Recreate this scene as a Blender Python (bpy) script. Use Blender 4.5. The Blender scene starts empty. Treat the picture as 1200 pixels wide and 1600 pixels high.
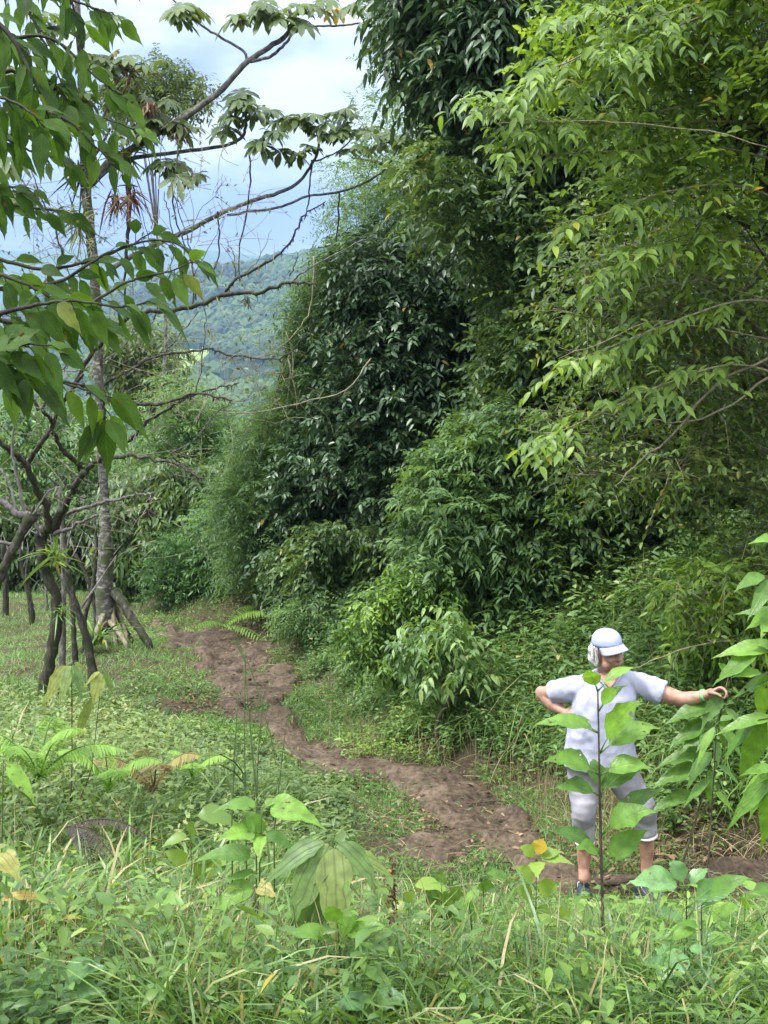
import bpy, bmesh, math, random
import numpy as np
from mathutils import Vector, Matrix, noise as mnoise
R = math.radians
sc = bpy.context.scene
rng = np.random.default_rng(11)

# ------------------------------------------------------------------ camera, sky, sun, exposure
F_PX = 2000.0
PITCH = math.atan(0.1)
CAM = np.array([0.0, 0.0, 1.6])
cd = bpy.data.cameras.new("camera"); cam = bpy.data.objects.new("camera", cd)
sc.collection.objects.link(cam); sc.camera = cam
cam.location = CAM; cam.rotation_euler = (R(90) - PITCH, 0, 0)
cd.sensor_fit = 'VERTICAL'; cd.sensor_height = 24; cd.lens = 12 / (800 / F_PX)
cd.clip_start = 0.05; cd.clip_end = 12000
sc.render.resolution_x = 768; sc.render.resolution_y = 1024

SUN_EL, SUN_AZ = 60.0, -115.0       # azimuth from +Y, negative = left of the view
w = bpy.data.worlds.new("World"); sc.world = w; w.use_nodes = True
nt = w.node_tree; N = nt.nodes; Lk = nt.links; N.clear()
out = N.new('ShaderNodeOutputWorld'); bg = N.new('ShaderNodeBackground')
sky = N.new('ShaderNodeTexSky'); sky.sky_type = 'NISHITA'; sky.sun_disc = False
sky.sun_elevation = R(SUN_EL); sky.sun_rotation = R(SUN_AZ); sky.air_density = 1.2; sky.dust_density = 1.5
tc = N.new('ShaderNodeTexCoord'); sep = N.new('ShaderNodeSeparateXYZ')
Lk.new(tc.outputs['Generated'], sep.inputs[0])
mp = N.new('ShaderNodeMapping'); mp.inputs['Scale'].default_value = (1, 1, 2.6); mp.inputs['Location'].default_value = (3.1, 0.4, 0.15)
Lk.new(tc.outputs['Generated'], mp.inputs[0])
n1 = N.new('ShaderNodeTexNoise'); n1.inputs['Scale'].default_value = 5.5; n1.inputs['Detail'].default_value = 7; n1.inputs['Roughness'].default_value = .52
Lk.new(mp.outputs[0], n1.inputs['Vector'])
# cloud brightness: bright overcast aloft, thinner blue-grey layers near the horizon
mr = N.new('ShaderNodeMapRange'); mr.inputs[1].default_value = 0.07; mr.inputs[2].default_value = 0.27
mr.inputs[3].default_value = -0.20; mr.inputs[4].default_value = 0.34
Lk.new(sep.outputs[2], mr.inputs[0])
am = N.new('ShaderNodeMath'); am.operation = 'MULTIPLY_ADD'; am.inputs[1].default_value = 1.5; am.inputs[2].default_value = -.25; Lk.new(n1.outputs[0], am.inputs[0])
ad = N.new('ShaderNodeMath'); ad.operation = 'ADD'; Lk.new(am.outputs[0], ad.inputs[0]); Lk.new(mr.outputs[0], ad.inputs[1])
cr = N.new('ShaderNodeValToRGB'); cr.color_ramp.elements[0].position = .34; cr.color_ramp.elements[1].position = .76
cr.color_ramp.elements[0].color = (.16, .215, .42, 1); cr.color_ramp.elements[1].color = (.60, .62, .62, 1)
e = cr.color_ramp.elements.new(.48); e.color = (.21, .26, .46, 1); e = cr.color_ramp.elements.new(.60); e.color = (.34, .375, .49, 1)
Lk.new(ad.outputs[0], cr.inputs[0])
sm = N.new('ShaderNodeVectorMath'); sm.operation = 'SCALE'; sm.inputs['Scale'].default_value = 5.6
Lk.new(cr.outputs[0], sm.inputs[0])
# an overcast sky is brightest overhead
zm = N.new('ShaderNodeMapRange'); zm.inputs[1].default_value = .30; zm.inputs[2].default_value = .75; zm.inputs[3].default_value = 5.6; zm.inputs[4].default_value = 14.5
Lk.new(sep.outputs[2], zm.inputs[0]); Lk.new(zm.outputs[0], sm.inputs['Scale'])
mx = N.new('ShaderNodeMixRGB'); mx.inputs[0].default_value = .9
Lk.new(sky.outputs[0], mx.inputs[1]); Lk.new(sm.outputs[0], mx.inputs[2])
Lk.new(mx.outputs[0], bg.inputs[0]); bg.inputs[1].default_value = 0.15
Lk.new(bg.outputs[0], out.inputs[0])

sd = bpy.data.lights.new("sun", 'SUN'); sd.energy = 2.0; sd.angle = R(14); sd.color = (1, .98, .95)
so = bpy.data.objects.new("sun", sd); sc.collection.objects.link(so)
_el, _az = R(SUN_EL), R(SUN_AZ)
so.rotation_euler = Vector((math.sin(_az) * math.cos(_el), math.cos(_az) * math.cos(_el), math.sin(_el))).to_track_quat('Z', 'Y').to_euler()

sc.view_settings.view_transform = 'Standard'; sc.view_settings.look = 'None'
sc.view_settings.exposure = 1.52; sc.view_settings.gamma = 1
sc.render.engine = 'CYCLES'
cy = sc.cycles
cy.max_bounces = 8; cy.diffuse_bounces = 4; cy.glossy_bounces = 2; cy.transmission_bounces = 4; cy.transparent_max_bounces = 4
cy.volume_bounces = 0; cy.use_denoising = True
cy.caustics_reflective = False; cy.caustics_refractive = False
sc.render.use_persistent_data = False

# ------------------------------------------------------------------ projection helpers
cP, sP = math.cos(PITCH), math.sin(PITCH)
def at(px, py, Y):
    a = (px - 600) / F_PX; b = (800 - py) / F_PX
    s = Y / (cP + b * sP)
    return CAM + s * np.array([a, cP + b * sP, -sP + b * cP])
def atv(px, py, Y):
    a = (px - 600) / F_PX; b = (800 - py) / F_PX
    s = Y / (cP + b * sP)
    return np.stack([CAM[0] + s * a, CAM[1] + s * (cP + b * sP), CAM[2] + s * (-sP + b * cP)], -1)
def proj(P):
    d = P - CAM
    dep = np.maximum(d[..., 1] * cP - d[..., 2] * sP, 1e-3)
    return 600 + F_PX * d[..., 0] / dep, 800 - F_PX * (d[..., 1] * sP + d[..., 2] * cP) / dep

_tab = np.random.default_rng(5).random((256, 256))
def vn(x, y):
    xi = np.floor(x).astype(int); yi = np.floor(y).astype(int); fx = x - xi; fy = y - yi
    fx = fx * fx * (3 - 2 * fx); fy = fy * fy * (3 - 2 * fy)
    a = _tab[xi & 255, yi & 255]; b = _tab[(xi + 1) & 255, yi & 255]; c = _tab[xi & 255, (yi + 1) & 255]; d = _tab[(xi + 1) & 255, (yi + 1) & 255]
    return (a * (1 - fx) + b * fx) * (1 - fy) + (c * (1 - fx) + d * fx) * fy - .5
def fbm(x, y, o=4):
    r = 0; a = 1
    for k in range(o):
        r = r + a * vn(x * 2**k + 17 * k, y * 2**k + 31 * k); a *= .5
    return r
def norm(v):
    return v / np.maximum(np.linalg.norm(v, axis=-1, keepdims=True), 1e-9)

# ------------------------------------------------------------------ terrain height
TRAIL = np.array([(9, 5.6), (5, 6.6), (1.5, 7.5), (.45, 9.7), (-.6, 10.9), (-1.2, 13.5), (-2.3, 17), (-3.3, 18.6), (-5.5, 22), (-9, 27)])
def trail_d(x, y):
    best = np.full(np.shape(x), 1e9); sg = np.zeros(np.shape(x))
    for (ax, ay), (bx, by) in zip(TRAIL[:-1], TRAIL[1:]):
        vx, vy = bx - ax, by - ay; L2 = vx * vx + vy * vy
        t = np.clip(((x - ax) * vx + (y - ay) * vy) / L2, 0, 1)
        dx = x - ax - t * vx; dy = y - ay - t * vy; d = np.hypot(dx, dy)
        s = -np.sign(vx * dy - vy * dx)
        m = d < best; best = np.where(m, d, best); sg = np.where(m, s, sg)
    return best * sg
def H(x, y):
    x = np.asarray(x, float); y = np.asarray(y, float)
    g = np.interp(y, [-40, -6, 0, 2, 3, 4, 5, 6.5, 7.6, 10, 13, 17, 22, 28, 60, 200, 450, 700],
                  [3, .6, 0, -.1, -.2, -.45, -.82, -1.27, -1.49, -1.6, -1.75, -1.9, -2.1, -2.7, -14, -52, -66, -40])
    d = trail_d(x, y)
    k = np.clip((d - .75) / 4.5, 0, 1); bank = 2.3 * (k * 1.25 - .25 * k * k * k) * np.clip((26 - y) / 6, 0, 1)
    step = .16 * np.clip((d - .8) / .25, 0, 1) * np.clip((12 - y) / 4, 0, 1)
    near = np.clip((40 - y) / 10, 0, 1)
    rough = (.16 * fbm(x * .55, y * .55, 3) + .05 * fbm(x * 2.5, y * 2.5, 3)) * np.clip(np.abs(d) / 1.2, .25, 1) * near
    mound = .42 * np.exp(-((x + 2.3)**2 / 1.3 + (y - 7.6)**2 / 2.6))
    far = np.clip((y - 40) / 200, 0, 1) * 6 * fbm(x * .01, y * .01, 4)
    g = g - .10 * np.exp(-(d / .7)**2) * np.clip((24 - y) / 4, 0, 1)
    return g + bank + step + rough + mound + far
def Hs(x, y): return float(H(np.array([x]), np.array([y]))[0])
def ground_at(px, py, lo=2.0, hi=40.0):
    for _y in np.arange(lo, hi, .04):
        p = at(px, py, _y)
        if p[2] <= Hs(p[0], p[1]): return p
    return at(px, py, hi)

MUD = [
 [(238,976),(275,983),(330,995),(385,985),(420,1000),(440,1028),(478,1045),(470,1066),(450,1088),(462,1122),(440,1142),(372,1142),(345,1112),(330,1062),(298,1022),(252,1004)],
 [(426,1136),(468,1132),(502,1168),(556,1186),(545,1226),(490,1220),(438,1194),(424,1165)],
 [(572,1208),(612,1190),(680,1196),(760,1232),(832,1284),(872,1345),(940,1362),(1060,1368),(1150,1345),(1300,1345),(1300,1400),(1100,1412),(880,1405),(800,1352),(716,1318),(650,1264),(598,1238)],
 [(535,1182),(575,1194),(600,1200),(600,1232),(560,1222)],
 [(610,1312),(690,1300),(745,1335),(700,1372),(630,1350)]]
def inpoly(px, py, poly):
    r = np.zeros(np.shape(px), bool); n = len(poly)
    for i in range(n):
        x1, y1 = poly[i]; x2, y2 = poly[(i + 1) % n]
        if y1 == y2: continue
        r ^= ((y1 > py) != (y2 > py)) & (px < (x2 - x1) * (py - y1) / (y2 - y1) + x1)
    return r
def mudmask(x, y, z, amp=1.0):
    px, py = proj(np.stack([x, y, z], -1))
    px = px + amp * 46 * fbm(x * 3.1, y * 3.1, 4); py = py + amp * 20 * fbm(x * 3.1 + 50, y * 3.1, 4)
    m = np.zeros(np.shape(px), bool)
    for p in MUD: m |= inpoly(px, py, p)
    m &= (fbm(x * 1.5 + 11, y * 1.5, 4) > -.37)      # islands of turf in the mud
    return m & (y > 5) & (y < 24)

# ------------------------------------------------------------------ materials
MATS = {}
def mat(name):
    m = bpy.data.materials.new(name); m.use_nodes = True; MATS[name] = m
    nt = m.node_tree; nt.nodes.clear(); o = nt.nodes.new('ShaderNodeOutputMaterial')
    return m, nt, o
def ramp(nt, stops):
    r = nt.nodes.new('ShaderNodeValToRGB'); el = r.color_ramp.elements
    while len(el) > 1: el.remove(el[0])
    el[0].position = stops[0][0]; el[0].color = (*stops[0][1], 1)
    for p, c in stops[1:]:
        e = el.new(p); e.color = (*c, 1)
    return r
def leafmat(name, stops, trans=.3, rough=.42, veins=0, spec=.45, glow=1.5):
    m, nt, o = mat(name); n = nt.nodes; L = nt.links
    a = n.new('ShaderNodeAttribute'); a.attribute_name = 'rnd'
    r = ramp(nt, stops); L.new(a.outputs['Fac'], r.inputs[0]); col = r.outputs[0]
    pb = n.new('ShaderNodeBsdfPrincipled')
    if veins:
        uv = n.new('ShaderNodeAttribute'); uv.attribute_name = 'luv'
        s = n.new('ShaderNodeSeparateXYZ'); L.new(uv.outputs['Vector'], s.inputs[0])
        ab = n.new('ShaderNodeMath'); ab.operation = 'ABSOLUTE'; L.new(s.outputs[0], ab.inputs[0])
        mid = n.new('ShaderNodeMapRange'); mid.inputs[1].default_value = .0; mid.inputs[2].default_value = .10; mid.inputs[3].default_value = 1; mid.inputs[4].default_value = 0
        L.new(ab.outputs[0], mid.inputs[0])
        if veins == 1:      # pinnate side veins
            ma = n.new('ShaderNodeMath'); ma.operation = 'MULTIPLY'; ma.inputs[1].default_value = -.28; L.new(ab.outputs[0], ma.inputs[0])
            mb = n.new('ShaderNodeMath'); mb.operation = 'ADD'; L.new(ma.outputs[0], mb.inputs[0]); L.new(s.outputs[1], mb.inputs[1])
            mc = n.new('ShaderNodeMath'); mc.operation = 'MULTIPLY'; mc.inputs[1].default_value = 62; L.new(mb.outputs[0], mc.inputs[0])
        else:               # veins running the length of the leaf
            mc = n.new('ShaderNodeMath'); mc.operation = 'MULTIPLY'; mc.inputs[1].default_value = 12.5; L.new(ab.outputs[0], mc.inputs[0])
        sn = n.new('ShaderNodeMath'); sn.operation = 'COSINE'; L.new(mc.outputs[0], sn.inputs[0])
        lat = n.new('ShaderNodeMapRange'); lat.inputs[1].default_value = .80; lat.inputs[2].default_value = 1; L.new(sn.outputs[0], lat.inputs[0])
        mxm = n.new('ShaderNodeMath'); mxm.operation = 'MAXIMUM'; L.new(mid.outputs[0], mxm.inputs[0]); L.new(lat.outputs[0], mxm.inputs[1])
        vf = n.new('ShaderNodeMath'); vf.operation = 'MULTIPLY'; vf.inputs[1].default_value = .42 if name != 'leaf_near' else .2; L.new(mxm.outputs[0], vf.inputs[0])
        vm = n.new('ShaderNodeMixRGB'); vm.blend_type = 'MIX'; L.new(vf.outputs[0], vm.inputs[0]); L.new(col, vm.inputs[1])
        vm.inputs[2].default_value = (.16, .24, .06, 1) if veins == 1 else (.05, .055, .015, 1)
        # blotches
        tcn = n.new('ShaderNodeNewGeometry'); nz = n.new('ShaderNodeTexNoise'); nz.inputs['Scale'].default_value = 30; L.new(tcn.outputs['Position'], nz.inputs['Vector'])
        br = n.new('ShaderNodeMapRange'); br.inputs[1].default_value = .3; br.inputs[2].default_value = .7; br.inputs[3].default_value = .75; br.inputs[4].default_value = 1.25; L.new(nz.outputs[0], br.inputs[0])
        vs = n.new('ShaderNodeVectorMath'); vs.operation = 'SCALE'; L.new(vm.outputs[0], vs.inputs[0]); L.new(br.outputs[0], vs.inputs['Scale']); col = vs.outputs[0]
        bp = n.new('ShaderNodeBump'); bp.inputs['Strength'].default_value = .35; bp.inputs['Distance'].default_value = .003; bp.invert = True
        L.new(mxm.outputs[0], bp.inputs['Height']); L.new(bp.outputs[0], pb.inputs['Normal'])
    L.new(col, pb.inputs['Base Color']); pb.inputs['Roughness'].default_value = rough
    pb.inputs['Specular IOR Level'].default_value = spec
    tb = n.new('ShaderNodeBsdfTranslucent')
    g = n.new('ShaderNodeVectorMath'); g.operation = 'MULTIPLY'; g.inputs[1].default_value = (1.5 * glow, 1.35 * glow, .6 * glow); L.new(col, g.inputs[0]); L.new(g.outputs[0], tb.inputs[0])
    ms = n.new('ShaderNodeMixShader'); ms.inputs[0].default_value = trans
    L.new(pb.outputs[0], ms.inputs[1]); L.new(tb.outputs[0], ms.inputs[2]); L.new(ms.outputs[0], o.inputs[0])
    if veins:   # insect holes with browned rims
        hn = n.new('ShaderNodeTexNoise'); hn.inputs['Scale'].default_value = 38; hn.inputs['Detail'].default_value = 1.5; L.new(tcn.outputs['Position'], hn.inputs['Vector'])
        hole = n.new('ShaderNodeMath'); hole.operation = 'GREATER_THAN'; hole.inputs[1].default_value = .735; L.new(hn.outputs[0], hole.inputs[0])
        rim = n.new('ShaderNodeMapRange'); rim.inputs[1].default_value = .68; rim.inputs[2].default_value = .73; L.new(hn.outputs[0], rim.inputs[0])
        rm = n.new('ShaderNodeMixRGB'); L.new(rim.outputs[0], rm.inputs[0]); L.new(col, rm.inputs[1]); rm.inputs[2].default_value = (.13, .08, .02, 1)
        L.new(rm.outputs[0], pb.inputs['Base Color']); L.new(rm.outputs[0], g.inputs[0])
        tp = n.new('ShaderNodeBsdfTransparent'); mh = n.new('ShaderNodeMixShader'); L.new(hole.outputs[0], mh.inputs[0]); L.new(ms.outputs[0], mh.inputs[1]); L.new(tp.outputs[0], mh.inputs[2]); L.new(mh.outputs[0], o.inputs[0])
    return m
G = lambda r, g, b: (r, g, b)
leafmat('leaf_dark', [(0, G(.036,.074,.034)), (.5, G(.060,.115,.050)), (.85, G(.092,.165,.072)), (.975, G(.10,.17,.07)), (1, G(.30,.20,.05))], .18, .38, spec=.55)
leafmat('leaf_mid', [(0, G(.044,.086,.028)), (.5, G(.080,.142,.046)), (.9, G(.15,.225,.072)), (.985, G(.15,.22,.07)), (1, G(.32,.24,.05))], .28, .42)
leafmat('leaf_bright', [(0, G(.065,.13,.022)), (.5, G(.125,.215,.034)), (.9, G(.22,.33,.05)), (.98, G(.23,.33,.05)), (1, G(.4,.30,.04))], .38, .42)
leafmat('leaf_yellow', [(0, G(.05,.10,.022)), (.5, G(.09,.16,.032)), (.9, G(.17,.26,.05)), (1, G(.36,.30,.06))], .34, .45)
leafmat('leaf_feather', [(0, G(.06,.12,.045)), (.5, G(.105,.19,.068)), (1, G(.17,.28,.09))], .36, .5)
leafmat('leaf_fringe', [(0, G(.045,.11,.04)), (.5, G(.075,.17,.05)), (1, G(.12,.23,.065))], .3, .5)
leafmat('leaf_back', [(0, G(.07,.14,.05)), (.5, G(.12,.22,.07)), (1, G(.20,.33,.09))], .3, .5)
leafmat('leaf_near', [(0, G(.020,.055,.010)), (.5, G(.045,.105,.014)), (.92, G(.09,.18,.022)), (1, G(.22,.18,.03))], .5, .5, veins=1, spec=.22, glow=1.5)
leafmat('leaf_sapling', [(0, G(.055,.14,.03)), (.5, G(.11,.24,.03)), (.9, G(.19,.36,.045)), (1, G(.19,.36,.045))], .42, .4, veins=1, glow=1.2)
leafmat('leaf_pale', [(0, G(.07,.16,.06)), (.5, G(.11,.24,.08)), (1, G(.17,.33,.12))], .3, .34, veins=1)
leafmat('leaf_ribbed', [(0, G(.07,.15,.04)), (.4, G(.13,.21,.05)), (.7, G(.24,.26,.06)), (1, G(.38,.27,.06))], .35, .45, veins=2)
leafmat('leaf_rot', [(0, G(.02,.012,.01)), (.5, G(.05,.03,.02)), (1, G(.11,.07,.04))], .1, .7)
leafmat('leaf_umbrella', [(0, G(.05,.085,.035)), (.5, G(.085,.135,.045)), (.93, G(.14,.19,.06)), (1, G(.35,.24,.05))], .3, .5)
leafmat('grass_short', [(0, G(.09,.19,.05)), (.5, G(.135,.27,.075)), (.9, G(.20,.34,.10)), (1, G(.38,.34,.17))], .3, .5)
leafmat('grass_tall', [(0, G(.035,.085,.020)), (.5, G(.095,.18,.038)), (.88, G(.20,.31,.07)), (1, G(.36,.31,.16))], .3, .4, spec=.5)
leafmat('weed_leaf', [(0, G(.045,.10,.024)), (.5, G(.115,.215,.042)), (.9, G(.225,.36,.07)), (1, G(.26,.34,.08))], .32, .42)
leafmat('weed_bank', [(0, G(.06,.11,.035)), (.5, G(.13,.20,.06)), (.92, G(.24,.32,.10)), (1, G(.32,.29,.13))], .3, .42)
leafmat('bank_leaf', [(0, G(.07,.14,.045)), (.5, G(.14,.245,.08)), (.92, G(.26,.39,.13)), (1, G(.36,.36,.15))], .32, .42)
leafmat('dry_straw', [(0, G(.13,.09,.05)), (.5, G(.27,.21,.12)), (1, G(.45,.38,.24))], .15, .7)
leafmat('litter_leaf', [(0, G(.06,.035,.022)), (.5, G(.14,.085,.05)), (1, G(.32,.22,.13))], .05, .7)
leafmat('fern_leaf', [(0, G(.10,.2,.04)), (.5, G(.16,.30,.05)), (1, G(.24,.38,.07))], .42, .5)
leafmat('fern_dry', [(0, G(.10,.07,.03)), (.5, G(.22,.17,.06)), (1, G(.30,.28,.09))], .3, .6)
leafmat('bract_red', [(0, G(.05,.015,.012)), (.5, G(.11,.035,.025)), (1, G(.17,.07,.04))], .2, .6)
leafmat('forest_far', [(0, G(.012,.034,.016)), (.5, G(.030,.068,.026)), (1, G(.08,.14,.045))], .0, .8)

def barkmat(name, c1, c2, c3, scale=14, moss=None, mossamt=.5, stretch=.35):
    m, nt, o = mat(name); n = nt.nodes; L = nt.links
    g = n.new('ShaderNodeNewGeometry'); mpn = n.new('ShaderNodeMapping'); mpn.inputs['Scale'].default_value = (1, 1, stretch if stretch < 1 else stretch)
    L.new(g.outputs['Position'], mpn.inputs[0])
    nz = n.new('ShaderNodeTexNoise'); nz.inputs['Scale'].default_value = scale; nz.inputs['Detail'].default_value = 10; nz.inputs['Roughness'].default_value = .68; L.new(mpn.outputs[0], nz.inputs['Vector'])
    r = ramp(nt, [(.32, c1), (.5, c2), (.66, c3)]); L.new(nz.outputs[0], r.inputs[0]); col = r.outputs[0]
    if moss:
        n2 = n.new('ShaderNodeTexNoise'); n2.inputs['Scale'].default_value = scale * .45; n2.inputs['Detail'].default_value = 5; L.new(g.outputs['Position'], n2.inputs['Vector'])
        mr = n.new('ShaderNodeMapRange'); mr.inputs[1].default_value = .62 - mossamt * .3; mr.inputs[2].default_value = .68 - mossamt * .3; L.new(n2.outputs[0], mr.inputs[0])
        mm = n.new('ShaderNodeMixRGB'); L.new(mr.outputs[0], mm.inputs[0]); L.new(col, mm.inputs[1]); mm.inputs[2].default_value = (*moss, 1); col = mm.outputs[0]
    pb = n.new('ShaderNodeBsdfPrincipled'); L.new(col, pb.inputs['Base Color']); pb.inputs['Roughness'].default_value = .85
    bp = n.new('ShaderNodeBump'); bp.inputs['Strength'].default_value = .8; bp.inputs['Distance'].default_value = .02; L.new(nz.outputs[0], bp.inputs['Height']); L.new(bp.outputs[0], pb.inputs['Normal'])
    L.new(pb.outputs[0], o.inputs[0]); return m
barkmat('bark_moss', (.012,.010,.007), (.035,.028,.020), (.13,.12,.10), 20, (.030,.038,.010), .45)
barkmat('bark_pale', (.035,.03,.025), (.10,.092,.078), (.34,.34,.31), 11, (.06,.08,.03), .25, 2.2)
barkmat('bark_branch', (.05,.045,.04), (.13,.12,.11), (.28,.27,.25), 18, (.05,.06,.025), .2)
barkmat('bark_dark', (.012,.01,.009), (.03,.025,.02), (.08,.07,.055), 22, (.04,.05,.02), .3)
barkmat('twig_pale', (.12,.10,.06), (.22,.20,.12), (.36,.33,.22), 20)
barkmat('stem_brown', (.03,.025,.018), (.07,.05,.035), (.13,.10,.07), 40)
barkmat('stem_green', (.05,.09,.03), (.08,.14,.04), (.13,.2,.06), 30)
barkmat('stem_red', (.06,.02,.015), (.11,.04,.03), (.17,.08,.05), 30)

def groundmat(name, stops, scale, bump, rough=.95, second=None):
    m, nt, o = mat(name); n = nt.nodes; L = nt.links
    g = n.new('ShaderNodeNewGeometry')
    nz = n.new('ShaderNodeTexNoise'); nz.inputs['Scale'].default_value = scale; nz.inputs['Detail'].default_value = 9; nz.inputs['Roughness'].default_value = .62; L.new(g.outputs['Position'], nz.inputs['Vector'])
    n2 = n.new('ShaderNodeTexNoise'); n2.inputs['Scale'].default_value = scale * 9; n2.inputs['Detail'].default_value = 5; L.new(g.outputs['Position'], n2.inputs['Vector'])
    md = n.new('ShaderNodeMath'); md.operation = 'MULTIPLY_ADD'; md.inputs[1].default_value = .45; L.new(n2.outputs[0], md.inputs[0])
    sb = n.new('ShaderNodeMath'); sb.operation = 'MULTIPLY'; sb.inputs[1].default_value = .55; L.new(nz.outputs[0], sb.inputs[0]); L.new(sb.outputs[0], md.inputs[2])
    r = ramp(nt, stops); L.new(md.outputs[0], r.inputs[0])
    pb = n.new('ShaderNodeBsdfPrincipled'); L.new(r.outputs[0], pb.inputs['Base Color']); pb.inputs['Roughness'].default_value = rough
    pb.inputs['Specular IOR Level'].default_value = .25
    bp = n.new('ShaderNodeBump'); bp.inputs['Strength'].default_value = 1; bp.inputs['Distance'].default_value = bump; L.new(md.outputs[0], bp.inputs['Height']); L.new(bp.outputs[0], pb.inputs['Normal'])
    L.new(pb.outputs[0], o.inputs[0]); return m
groundmat('soil', [(.34, (.028,.020,.013)), (.5, (.070,.052,.032)), (.7, (.10,.095,.045))], 2.2, .03)
groundmat('mud', [(.34, (.020,.014,.009)), (.44, (.058,.040,.027)), (.54, (.105,.075,.050)), (.66, (.17,.13,.09))], 2.6, .05, .78)
groundmat('valley_green', [(.3, (.04,.08,.03)), (.7, (.09,.15,.05))], .02, 1)
groundmat('field_green', [(.3, (.16,.24,.06)), (.7, (.24,.32,.09))], .03, .2)
def plain(name, col, rough=.8, noise=0, scale=60, bump=.001, sheen=0, stops=None, sss=0):
    m, nt, o = mat(name); n = nt.nodes; L = nt.links
    pb = n.new('ShaderNodeBsdfPrincipled'); pb.inputs['Base Color'].default_value = (*col, 1); pb.inputs['Roughness'].default_value = rough
    g = n.new('ShaderNodeTexCoord'); nz = n.new('ShaderNodeTexNoise'); nz.inputs['Scale'].default_value = scale; nz.inputs['Detail'].default_value = 4; L.new(g.outputs['Object'], nz.inputs['Vector'])
    lo = tuple(c * (1 - noise) for c in col); hi = tuple(min(1, c * (1 + noise)) for c in col)
    r = ramp(nt, stops or [(.3, lo), (.7, hi)]); L.new(nz.outputs[0], r.inputs[0]); L.new(r.outputs[0], pb.inputs['Base Color'])
    bp = n.new('ShaderNodeBump'); bp.inputs['Strength'].default_value = .6; bp.inputs['Distance'].default_value = bump; L.new(nz.outputs[0], bp.inputs['Height']); L.new(bp.outputs[0], pb.inputs['Normal'])
    if sss: pb.inputs['Subsurface Weight'].default_value = sss; pb.inputs['Subsurface Radius'].default_value = (.02, .008, .004); pb.inputs['Subsurface Scale'].default_value = .5
    L.new(pb.outputs[0], o.inputs[0]); return m
plain('skin', (.40, .22, .16), .5, .3, 22, .002, sss=.12)
plain('lip', (.35, .10, .08), .5, .1)
plain('eye_dark', (.03, .025, .02), .3)
plain('hair_white', (.62, .60, .58), .6, .25, 90, .01)
plain('shirt_cloth', (.38, .385, .50), .85, .05, 14, .012)
plain('cap_cloth', (.38, .41, .62), .8, .04, 30, .004)
plain('trouser_cloth', (.45, .42, .50), .85, .0, 9, .01, stops=[(.34, (.25,.235,.27)), (.5, (.32,.30,.35)), (.64, (.38,.365,.42))])
plain('cuff_cloth', (.75, .70, .74), .85, .03)
plain('shoe_dark', (.03, .035, .06), .6, .3, 60, .002)
plain('shoe_white', (.7, .7, .72), .6, .05)
plain('band_green', (.25, .55, .22), .5, .05)

# ------------------------------------------------------------------ mesh buffer
class Buf:
    def __init__(s): s.v = []; s.f = []; s.r = []; s.u = []; s.n = 0
    def add(s, V, faces, rnd=None, uv=None):
        V = np.asarray(V, float).reshape(-1, 3); m = len(V)
        s.v.append(V); s.r.append(np.full(m, .5) if rnd is None else rnd)
        s.u.append(np.zeros((m, 3)) if uv is None else uv)
        for fa in faces: s.f.append(np.asarray(fa, np.int64) + s.n)
        s.n += m; return s
    def build(s, name, material, parent=None, smooth=True):
        me = bpy.data.meshes.new(name)
        V = np.concatenate(s.v) if s.v else np.zeros((0, 3))
        if parent is not None: V = V - np.array(parent.matrix_world.translation if False else parent.location)
        me.vertices.add(len(V)); me.vertices.foreach_set('co', V.astype(np.float32).ravel())
        li = np.concatenate([f.ravel() for f in s.f]); tot = np.concatenate([np.full(len(f), f.shape[1]) for f in s.f])
        st = np.concatenate([[0], np.cumsum(tot)[:-1]])
        me.loops.add(len(li)); me.loops.foreach_set('vertex_index', li.astype(np.int32))
        me.polygons.add(len(tot)); me.polygons.foreach_set('loop_start', st.astype(np.int32)); me.polygons.foreach_set('loop_total', tot.astype(np.int32))
        a = me.attributes.new('rnd', 'FLOAT', 'POINT'); a.data.foreach_set('value', np.concatenate(s.r).astype(np.float32))
        a = me.attributes.new('luv', 'FLOAT_VECTOR', 'POINT'); a.data.foreach_set('vector', np.concatenate(s.u).astype(np.float32).ravel())
        me.update(calc_edges=True)
        me.polygons.foreach_set('use_smooth', np.full(len(tot), smooth)); 
        me.materials.append(MATS[material])
        o = bpy.data.objects.new(name, me); sc.collection.objects.link(o)
        if parent is not None: o.parent = parent
        return o
def tag(o, label=None, cat=None, group=None, kind=None):
    for k, v in (('label', label), ('category', cat), ('group', group), ('kind', kind)):
        if v: o[k] = v
    return o
def thing(name, label, cat, loc, group=None):
    o = bpy.data.objects.new(name, None); sc.collection.objects.link(o)
    o.location = tuple(float(c) for c in loc); o.empty_display_size = .2
    return tag(o, label, cat, group)

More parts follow.
